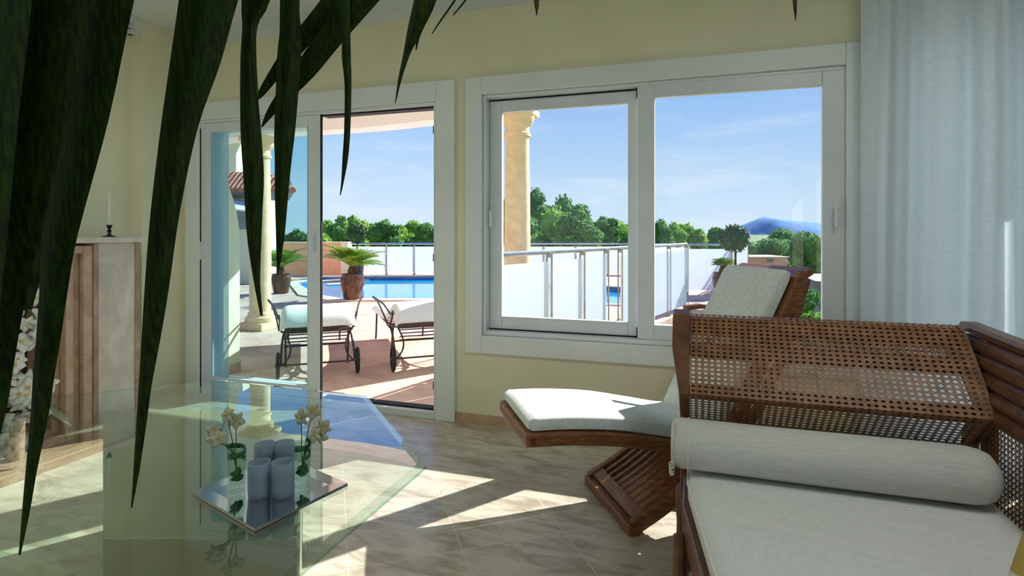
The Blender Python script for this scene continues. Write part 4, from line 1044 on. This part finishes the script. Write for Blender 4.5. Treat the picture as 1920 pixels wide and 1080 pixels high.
# ---- glass railings: posts, frosted panels, tubular handrail
def railing(name, pts, posts, label, z0=0.0, ztop=1.07, rail_r=0.026, panel_top=None, gap=None):
    pts = [Vector((p_.x, p_.y, 0)) for p_ in pts]
    o = thing(name, Vector((pts[0].x, pts[0].y, TZ0)), label, 'railing', 'frosted glass railings round the terrace')
    MB().tube([p_ + Vector((0, 0, ztop)) for p_ in pts], rail_r, 10).build('handrail', M['chrome'], o, smooth=True)
    for p_, d_ in posts:
        nrm = Vector((-d_.y, d_.x, 0)); m_ = MB()
        for s_ in (-1, 1): m_.bar([p_ + nrm * 0.03 * s_ + Vector((0, 0, TZ0)), p_ + nrm * 0.03 * s_ + Vector((0, 0, ztop - 0.01))], 0.035, 0.014, d_.normalized() if False else Vector((1, 0, 0)))
        m_.box(p_.x - 0.03, p_.x + 0.03, p_.y - 0.03, p_.y + 0.03, TZ0, TZ0 + 0.06)
        m_.box(p_.x - 0.02, p_.x + 0.02, p_.y - 0.02, p_.y + 0.02, ztop - 0.06, ztop - 0.01)
        m_.build('post', M['post_steel'], o)
    for i in range(len(pts) - 1):
        a_, b_ = pts[i], pts[i + 1]; d_ = (b_ - a_); L = d_.length; d_.normalize()
        ks = sorted([0.0, L] + [(p_ - a_).dot(d_) for p_, _ in posts if abs((p_ - a_).cross(d_).z) < 0.05 and 0.05 < (p_ - a_).dot(d_) < L - 0.05])
        for k0, k1 in zip(ks[:-1], ks[1:]):
            if k1 - k0 < 0.12: continue
            q0, q1 = a_ + d_ * (k0 + 0.014), a_ + d_ * (k1 - 0.014)
            if gap is not None and abs((k0 + k1) / 2 - (gap - a_).dot(d_)) < 0.1 and abs((gap - a_).cross(d_).z) < 0.05: continue
            pt = panel_top or ztop - 0.10
            MB().bar([q0 + Vector((0, 0, (z0 + pt) / 2)), q1 + Vector((0, 0, (z0 + pt) / 2))], 0.012, pt - z0).build('glass_panel', M['frost_rail'], o)
    return o
def on_line(px, a_, b_):
    r_ = ray(px, 437); d_ = b_ - a_
    k = (a_.y * r_.x - a_.x * r_.y) / (d_.x * r_.y - d_.y * r_.x); return a_ + d_ * k
dA = (RB - RA).normalized()
pA = [(on_line(x, RA, RB), dA) for x in (1030, 1092, 1137, 1163, 1210, 1254, 1287)]
pA.append((RA, dA)); pA.append((RA + dA * 0.9 * 0.0 + (RH - RA) * 0.5, (RH - RA).normalized()))
railing('glass_railing', [RH, RA, RB], pA, 'near glass railing running out from the house, seen through the window', gap=(on_line(1137, RA, RB) + on_line(1163, RA, RB)) / 2)
fb0, fb1 = PZ(1287, 545, 12.4), PZ(1372, 545, 12.4)
railing('glass_railing', [fb0, fb1, PZ(1402, 520, 15.0)], [(Vector((fb0.x, fb0.y, 0)), rt), (Vector((fb1.x, fb1.y, 0)), rt), (Vector((PZ(1402, 520, 15.0).x, PZ(1402, 520, 15.0).y, 0)), rt)], 'glass railing behind the topiary ball, left of the mountain', 0.02, 1.02)
fc = [PZ(655, 510, 18.3), PZ(1215, 510, 18.3), PZ(1290, 510, 17.0)]
railing('glass_railing', fc, [(Vector((PZ(x, 510, 18.3).x, PZ(x, 510, 18.3).y, 0)), rt) for x in (655, 725, 777, 829, 900, 960, 1020, 1080, 1140, 1214)], 'far glass railing along the other side of the pool', 0.0, 0.93, 0.03)

# ---- planters
def cycad(base, pot_r, pot_h, spread, label, n=30, ball=None):
    o = thing('potted_cycad', base, label, 'potted plant', 'potted plants on the terrace')
    rr = random.Random(int(abs(base.x) * 100))
    pm_ = MB().lathe(base, [(pot_r * 0.70, 0), (pot_r * 0.74, 0.02), (pot_r * 0.98, pot_h * 0.62), (pot_r, pot_h * 0.80), (pot_r * 0.90, pot_h * 0.93), (pot_r * 0.98, pot_h), (pot_r * 0.84, pot_h), (pot_r * 0.8, pot_h * 0.9), (0.01, pot_h * 0.9)], 28)
    pm_.build('pot', M['pot'], o, smooth=True)
    top = base + Vector((0, 0, pot_h * 0.9))
    if ball is None:
        MB().lathe(top, [(pot_r * 0.35, 0), (pot_r * 0.4, 0.1), (pot_r * 0.25, 0.2), (0.01, 0.22)], 12).build('stem', M['bark'], o, smooth=True)
        cr0 = top + Vector((0, 0, 0.17))
        for k in range(n):
            a = 2 * PI * k / n + rr.uniform(-0.15, 0.15); L = spread * rr.uniform(0.8, 1.05); el = rr.uniform(0.35, 1.5)
            d_ = Vector((math.cos(a), math.sin(a), 0)); m_ = MB(); s_ = Vector((-d_.y, d_.x, 0)); sp_ = []
            for t in [i / 9 for i in range(10)]:
                sp_.append(cr0 + d_ * L * (t * math.cos(el * (1 - 0.5 * t))) + Vector((0, 0, L * (math.sin(el) * t - 0.34 * t * t))))
            m_.tube(sp_, 0.006, 5)
            for i in range(1, 10):
                wl_ = 0.40 * spread * math.sin(PI * min(0.97, 0.15 + i / 10.5)) ; t_ = (sp_[i] - sp_[i - 1]).normalized()
                for sg in (-1, 1):
                    for h_ in (0, 0.5):
                        b_ = sp_[i].lerp(sp_[i - 1], h_); e_ = b_ + (s_ * sg * 0.8 + t_ * 0.6).normalized() * wl_ + Vector((0, 0, 0.25 * wl_))
                        m_.add([b_ - t_ * 0.022, b_ + t_ * 0.022, e_], [(0, 1, 2)])
            m_.build('frond', M['cycad'], o)
    else:
        hh, rb = ball
        MB().tube([top, top + Vector((0.01, 0, hh * 0.5)), top + Vector((0, 0, hh))], 0.022, 8).build('stem', M['bark'], o, smooth=True)
        leaf_ball(top + Vector((0, 0, hh)), rb, rb, rb, 900, rb * 0.16, rr).build('clipped_ball', M['topiary'], o)
    return o
def leaf_ball(c, rx, ry, rz, n, size, rr, core=True, flat=0.0):
    m_ = MB()
    if core: m_.blob(c, rx * 0.86, ry * 0.86, rz * 0.86, 12, 8, 0.08, rr)
    for _ in range(n):
        while True:
            d_ = Vector((rr.uniform(-1, 1), rr.uniform(-1, 1), rr.uniform(-1, 1)))
            if 0.1 < d_.length < 1: break
        d_.normalize(); q = c + Vector((d_.x * rx, d_.y * ry, d_.z * rz)) * rr.uniform(0.82, 1.06)
        a = Vector((rr.uniform(-1, 1), rr.uniform(-1, 1), rr.uniform(-1, 1))).normalized(); b = (d_ + a * 0.9).normalized().cross(a)
        b = b.normalized() if b.length > 1e-3 else Vector((1, 0, 0)); a = (a - b * a.dot(b)).normalized(); s_ = size * rr.uniform(0.6, 1.3)
        m_.add([q - a * s_, q - b * s_ * 0.45, q + a * s_, q + b * s_ * 0.45], [(0, 1, 2, 3)])
    return m_
def base_at(px, py): b = Pz(px, py, TZ0); b.z = TZ0; return b
cycad(base_at(668, 562) + Vector((0, -0.14, 0.035)), 0.235, 0.50, 0.74, 'cycad in a brown glazed pot at the near edge of the pool')
cycad(base_at(527, 550), 0.21, 0.44, 0.66, 'cycad in a brown pot beside the left stone column')
cycad(base_at(1356, 557), 0.22, 0.52, 0.30, 'dark potted cycad in front of the railing, left of the teak chair back')
tb = PZ(669, 505, 17.2); tb.z = TZ0
cycad(tb, 0.22, 0.5, 0.4, 'clipped ball topiary standing behind the pool, above the cycad', ball=(0.90, 0.30))
tb = PZ(1378, 540, 10.8); tb.z = TZ0
cycad(tb, 0.2, 0.5, 0.4, 'clipped ball topiary beside the mountain', ball=(0.80, 0.258))

# ---- wrought iron sun loungers with white covers
WA, WBp = base_at(518, 712), base_at(673, 699)
def make_lounger(origin, dx, label, towel_label, seed):
    """origin: midpoint of the wheel axle on the ground; dx: unit vector across; length runs away from the house"""
    dy = Vector((-dx.y, dx.x, 0)); hw = 0.30
    G = lambda x, y, z: origin + dx * x + dy * y + Vector((0, 0, z))
    o = thing('sun_lounger', origin, label, 'sun lounger', 'wrought iron sun loungers on the terrace')
    for s in (-1, 1):
        MB().tube(smooth_path([G(s * hw, 0.0, 0.43), G(s * hw, 0.25, 0.40), G(s * hw, 0.7, 0.36), G(s * hw, 1.9, 0.36)], 5), 0.013, 8).build('side_rail', M['iron'], o, smooth=True)
        MB().tube(smooth_path([G(s * hw, 0.62, 0.37), G(s * (hw + 0.02), 0.30, 0.33), G(s * (hw + 0.03), 0.10, 0.22), G(s * (hw + 0.03), 0.0, 0.125)], 5), 0.012, 8).build('wheel_leg', M['iron'], o, smooth=True)
        MB().tube(smooth_path([G(s * hw, 0.35, 0.40), G(s * hw, 0.42, 0.22), G(s * hw, 0.50, 0.0)], 4), 0.012, 8).build('leg', M['iron'], o, smooth=True)
        MB().tube(smooth_path([G(s * hw, 1.70, 0.36), G(s * hw, 1.74, 0.18), G(s * hw, 1.80, 0.0)], 4), 0.012, 8).build('leg', M['iron'], o, smooth=True)
        MB().bar(smooth_path([G(s * (hw + 0.17), 0.66, 0.665), G(s * (hw + 0.13), 0.58, 0.62), G(s * (hw + 0.085), 0.46, 0.50), G(s * (hw + 0.06), 0.34, 0.41), G(s * (hw + 0.05), 0.24, 0.43), G(s * (hw + 0.045), 0.14, 0.51), G(s * (hw + 0.05), 0.06, 0.58)], 6), 0.022, 0.014, dx).build('armrest', M['iron'], o)
        MB().tube(smooth_path([G(s * (hw + 0.17), 0.66, 0.665), G(s * (hw + 0.10), 0.36, 0.62), G(s * (hw + 0.06), 0.16, 0.545), G(s * (hw + 0.05), 0.06, 0.58)], 6), 0.010, 8).build('arm_scroll', M['iron'], o, smooth=True)
        MB().tube(smooth_path([G(s * (hw + 0.05), 0.36, 0.40), G(s * (hw + 0.02), 0.45, 0.36), G(s * (hw - 0.02), 0.75, 0.36)], 5), 0.010, 8).build('arm_brace', M['iron'], o, smooth=True)
        MB().tube(smooth_path([G(s * hw, 0.05, 0.42), G(s * (hw - 0.05), 0.04, 0.30), G(s * (hw - 0.04), 0.02, 0.20), G(s * (hw + 0.02), 0.0, 0.125)], 5), 0.009, 8).build('wheel_brace', M['iron'], o, smooth=True)
        c_ = G(s * (hw + 0.055), 0.0, 0.125)
        ring = [c_ + dy * 0.112 * math.cos(a) + Vector((0, 0, 0.112 * math.sin(a))) for a in [2 * PI * k / 28 for k in range(28)]]
        wh = MB().tube(ring, 0.0145, 8, closed=True).build('wheel', M['tyre'], o, smooth=True)
        m_ = MB(); m_.tube([c_ - dx * 0.025, c_ + dx * 0.025], 0.02, 10)
        for k in range(8):
            a = PI * k / 4; m_.tube([c_, c_ + dy * 0.105 * math.cos(a) + Vector((0, 0, 0.105 * math.sin(a)))], 0.004, 5)
        m_.build('spokes', M['iron'], wh, smooth=True)
    MB().tube([G(-hw - 0.05, 0, 0.125), G(hw + 0.05, 0, 0.125)], 0.009, 8).build('axle', M['iron'], o, smooth=True)
    MB().tube([G(-hw, 0.3, 0.24), G(hw, 0.3, 0.24)], 0.008, 8).build('stretcher', M['iron'], o, smooth=True)
    for k in range(4):
        MB().tube([G(-hw + 0.02, 0.05 + 0.015 * k, 0.395 - 0.036 * k), G(hw - 0.02, 0.05 + 0.015 * k, 0.395 - 0.036 * k)], 0.0065, 6).build('apron_bar', M['iron'], o)
    for k in range(15):
        y = 0.0 + k * 0.135; z = 0.44 - 0.02 - 0.06 * min(1, y / 0.7) if y < 0.7 else 0.36
        MB().bar([G(-hw, y, z), G(hw, y, z)], 0.03, 0.008).build('slat', M['iron'], o)
    # cover: draped pad
    rr = random.Random(seed)
    tw = thing('lounger_cover', G(0, 0.9, 0.40), towel_label, 'lounger cover', 'white covers on the loungers')
    ys = [-0.06, -0.02, 0.10, 0.22, 0.38, 0.55, 0.75, 1.0, 1.3, 1.6, 1.88, 1.92]
    zs = [0.47, 0.59, 0.65, 0.655, 0.60, 0.54, 0.47, 0.45, 0.44, 0.44, 0.43, 0.36]
    rows_ = []
    for y, z in zip(ys, zs):
        r_ = []
        for x in (-1.0, -1.0, -0.97, -0.85, -0.6, -0.3, 0, 0.3, 0.6, 0.85, 0.97, 1.0, 1.0):
            i_ = len(r_); drop = 0.13 if i_ in (0, 12) else (0.07 if i_ in (1, 11) else (0.012 if i_ in (2, 10) else 0))
            base_z = 0.455 - 0.07 * min(1, y / 0.7) if y < 0.7 else 0.385
            zz = max(base_z - 0.03 + rr.uniform(-0.015, 0.02) if i_ in (0, 12) else base_z + 0.0, z - drop * (1.0 if y < 0.7 else 0.5))
            r_.append(G(x * (hw + 0.025) * (1.0 + (0.04 if i_ in (0, 12) else 0)), y + rr.uniform(-0.008, 0.008), zz + (rr.uniform(-0.006, 0.010) if 2 < i_ < 10 else 0)))
        rows_.append(r_)
    MB().grid(rows_).build('cover_cloth', M['towel'], tw, smooth=True, angle=180, solid=0.012, sub=1)
    return o
axd = (WBp - WA); axd.z = 0; axd.normalize()
make_lounger((WA + WBp) / 2, axd, 'wrought iron wheeled lounger nearer the closed door leaf', 'white cover draped over the left wheeled lounger', 5)
W2 = base_at(737, 697)
make_lounger(W2 + axd * 0.355, axd, 'wrought iron wheeled lounger at the right edge of the open door', 'white cover draped over the right wheeled lounger', 9)

# ================================================================== GARDEN AND DISTANCE
struct(MB().box(-900, 1200, -30, 2600, -3.4, -3.2), 'ground_garden', M['ground'], 'garden ground below the terrace')
def tree(px, py_top, half_px, Z, h_frac, kind, label, group, lobes=9, seed=0, dens=1.0):
    lobes = int(lobes * 1.8)
    """crown drawn from lobes of leaves; top and half-width read off the photograph at depth Z"""
    rr = random.Random(seed * 17 + int(px))
    topz = Zp(py_top, Z); r = half_px / F * Z; c0 = PZ(px, 437, Z)
    base = Vector((c0.x, c0.y, -3.2)); r *= 1.22; ch = min(topz + 3.0, max(r * 2 * h_frac, topz + 0.6))
    o = thing('pine_tree' if kind != 'hedge' else 'garden_tree', base, label, 'tree', group)
    MB().tube([base, base + Vector((rr.uniform(-0.2, 0.2), 0, (topz - ch * 0.75 + 3.2) * 0.6)), Vector((base.x, base.y, topz - ch * 0.7))], [0.16, 0.13, 0.08], 8).build('trunk', M['bark'], o, smooth=True)
    m_ = MB()
    for k in range(lobes):
        f = rr.random() ** 0.8; hgt = topz - ch * (0.14 + 0.78 * f)
        rad = r * (0.30 + 0.62 * math.sin(PI * min(0.95, 0.18 + 0.8 * f))) ; an = rr.uniform(0, 2 * PI)
        q = Vector((base.x + math.cos(an) * rad * 0.75, base.y + math.sin(an) * rad * 0.5, hgt)); lr = r * rr.uniform(0.40, 0.56)
        part = leaf_ball(q, lr, lr, lr * 0.8, 260, max(0.14, lr * 0.2), rr)
        m_.add(part.v, part.f)
    part = leaf_ball(Vector((base.x, base.y, topz - ch * 0.22)), r * 0.40, r * 0.40, ch * 0.22, 200, max(0.16, r * 0.09), rr); m_.add(part.v, part.f)
    m_.build('crown', M[kind], o)
GH, GM = 'trees beyond the boundary wall', 'pines behind the near railing'
LH = 'green tree in the row behind the far railing, seen through the open door'
for k, (x, y, hw_, Z) in enumerate(((556, 430, 22, 38), (590, 433, 22, 36), (614, 412, 26, 38), (640, 404, 24, 40), (662, 404, 26, 42), (700, 418, 26, 36), (722, 413, 24, 38), (748, 421, 24, 36), (776, 415, 22, 40), (800, 419, 24, 38), (826, 428, 22, 38))):
    tree(x, y, hw_, 30 + 2.4 * ((k * 4) % 11), 1.2, 'hedge' if k % 3 else 'pine_dark', LH, GH, 8, k)
LM = 'pine in the row behind the railing, seen through the left window leaf'
for k, (x, y, hw_, Z, kd) in enumerate(((940, 374, 26, 36, 'pine_dark'), (975, 372, 26, 40, 'pine_dark'), (1004, 351, 26, 42, 'pine_dark'), (1040, 386, 44, 34, 'pine'), (1056, 366, 34, 44, 'pine_dark'), (1085, 392, 30, 42, 'pine_dark'), (1013, 436, 20, 30, 'hedge'), (1100, 413, 30, 36, 'pine'), (1131, 405, 20, 44, 'pine_dark'), (1160, 413, 26, 38, 'pine'), (1192, 422, 22, 40, 'pine_dark'), (1215, 418, 22, 42, 'pine_dark'))):
    tree(x, y, hw_ * 1.2, 28 + 2.6 * ((k * 5) % 12), 1.3, kd, LM if x != 1004 else 'tallest dark pine behind the stone column of the window', GM, 9, k)
LR = 'pine in the row right of the window mullion'
for k, (x, y, hw_, Z, kd) in enumerate(((1240, 412, 24, 42, 'pine_dark'), (1264, 417, 24, 40, 'pine'), (1290, 419, 22, 42, 'pine'), (1312, 430, 18, 42, 'pine'), (1338, 428, 20, 44, 'pine_dark'), (1410, 456, 16, 40, 'pine'))):
    tree(x, y, hw_, 38 + 6 * (k % 3), 1.3, kd, LR, 'pines right of the mullion', 8, k)
LD_ = 'dark round pine below the mountain'
for k, (x, y, hw_, Z) in enumerate(((1440, 446, 34, 38), (1470, 434, 36, 40), (1500, 436, 38, 40), (1530, 446, 36, 34), (1556, 455, 34, 32))):
    tree(x, y, hw_, 40 + 4.5 * ((k * 3) % 5), 1.5, 'pine_dark', LD_, 'dark pines below the mountain', 9, k)
tree(1518, 545, 24, 20, 1.3, 'pine_dark', 'dark shrub below the window, right of the teak chair back', None, 8, 3)
tree(1530, 590, 24, 14, 1.0, 'hedge', 'bright green bush at the bottom right of the window', None, 8, 4)
# far villa
vl = thing('villa', RM @ Vector((Xp(1440, 34), 35, -3.2)), 'low pinkish villa among the trees under the mountain', 'building')
bx(Xp(1404, 34), Xp(1476, 34), 34, 36.5, -3.2, Zp(483, 34)).build('wall', M['stucco'], vl)
bx(Xp(1402, 34), Xp(1478, 34), 33.8, 36.7, Zp(483, 34), Zp(481, 34)).build('roof_slab', M['coping'], vl)
bx(Xp(1438, 34), Xp(1448, 34), 33.95, 34.1, Zp(491, 34), Zp(486, 34)).build('window', M['win_dark'], vl)
vb = thing('garden_house', RM @ Vector((Xp(1540, 24), 25, -3.2)), 'small greyish house at the right edge of the window view', 'building')
bx(Xp(1526, 24), Xp(1580, 24), 24, 27, -3.2, Zp(526, 24)).build('wall', M['grey_eave'], vb)
m = MB(); m.add([RM @ Vector(q) for q in ((Xp(1523, 24), 23.7, Zp(526, 24)), (Xp(1583, 24), 23.7, Zp(526, 24)), (Xp(1583, 24), 27.3, Zp(526, 24)), (Xp(1523, 24), 27.3, Zp(526, 24)), (Xp(1530, 24), 25.5, Zp(518, 24)), (Xp(1576, 24), 25.5, Zp(518, 24)))], [(0, 1, 5, 4), (2, 3, 4, 5), (1, 2, 5), (3, 0, 4), (3, 2, 1, 0)])
m.build('roof', M['coping'], vb)
# mountain
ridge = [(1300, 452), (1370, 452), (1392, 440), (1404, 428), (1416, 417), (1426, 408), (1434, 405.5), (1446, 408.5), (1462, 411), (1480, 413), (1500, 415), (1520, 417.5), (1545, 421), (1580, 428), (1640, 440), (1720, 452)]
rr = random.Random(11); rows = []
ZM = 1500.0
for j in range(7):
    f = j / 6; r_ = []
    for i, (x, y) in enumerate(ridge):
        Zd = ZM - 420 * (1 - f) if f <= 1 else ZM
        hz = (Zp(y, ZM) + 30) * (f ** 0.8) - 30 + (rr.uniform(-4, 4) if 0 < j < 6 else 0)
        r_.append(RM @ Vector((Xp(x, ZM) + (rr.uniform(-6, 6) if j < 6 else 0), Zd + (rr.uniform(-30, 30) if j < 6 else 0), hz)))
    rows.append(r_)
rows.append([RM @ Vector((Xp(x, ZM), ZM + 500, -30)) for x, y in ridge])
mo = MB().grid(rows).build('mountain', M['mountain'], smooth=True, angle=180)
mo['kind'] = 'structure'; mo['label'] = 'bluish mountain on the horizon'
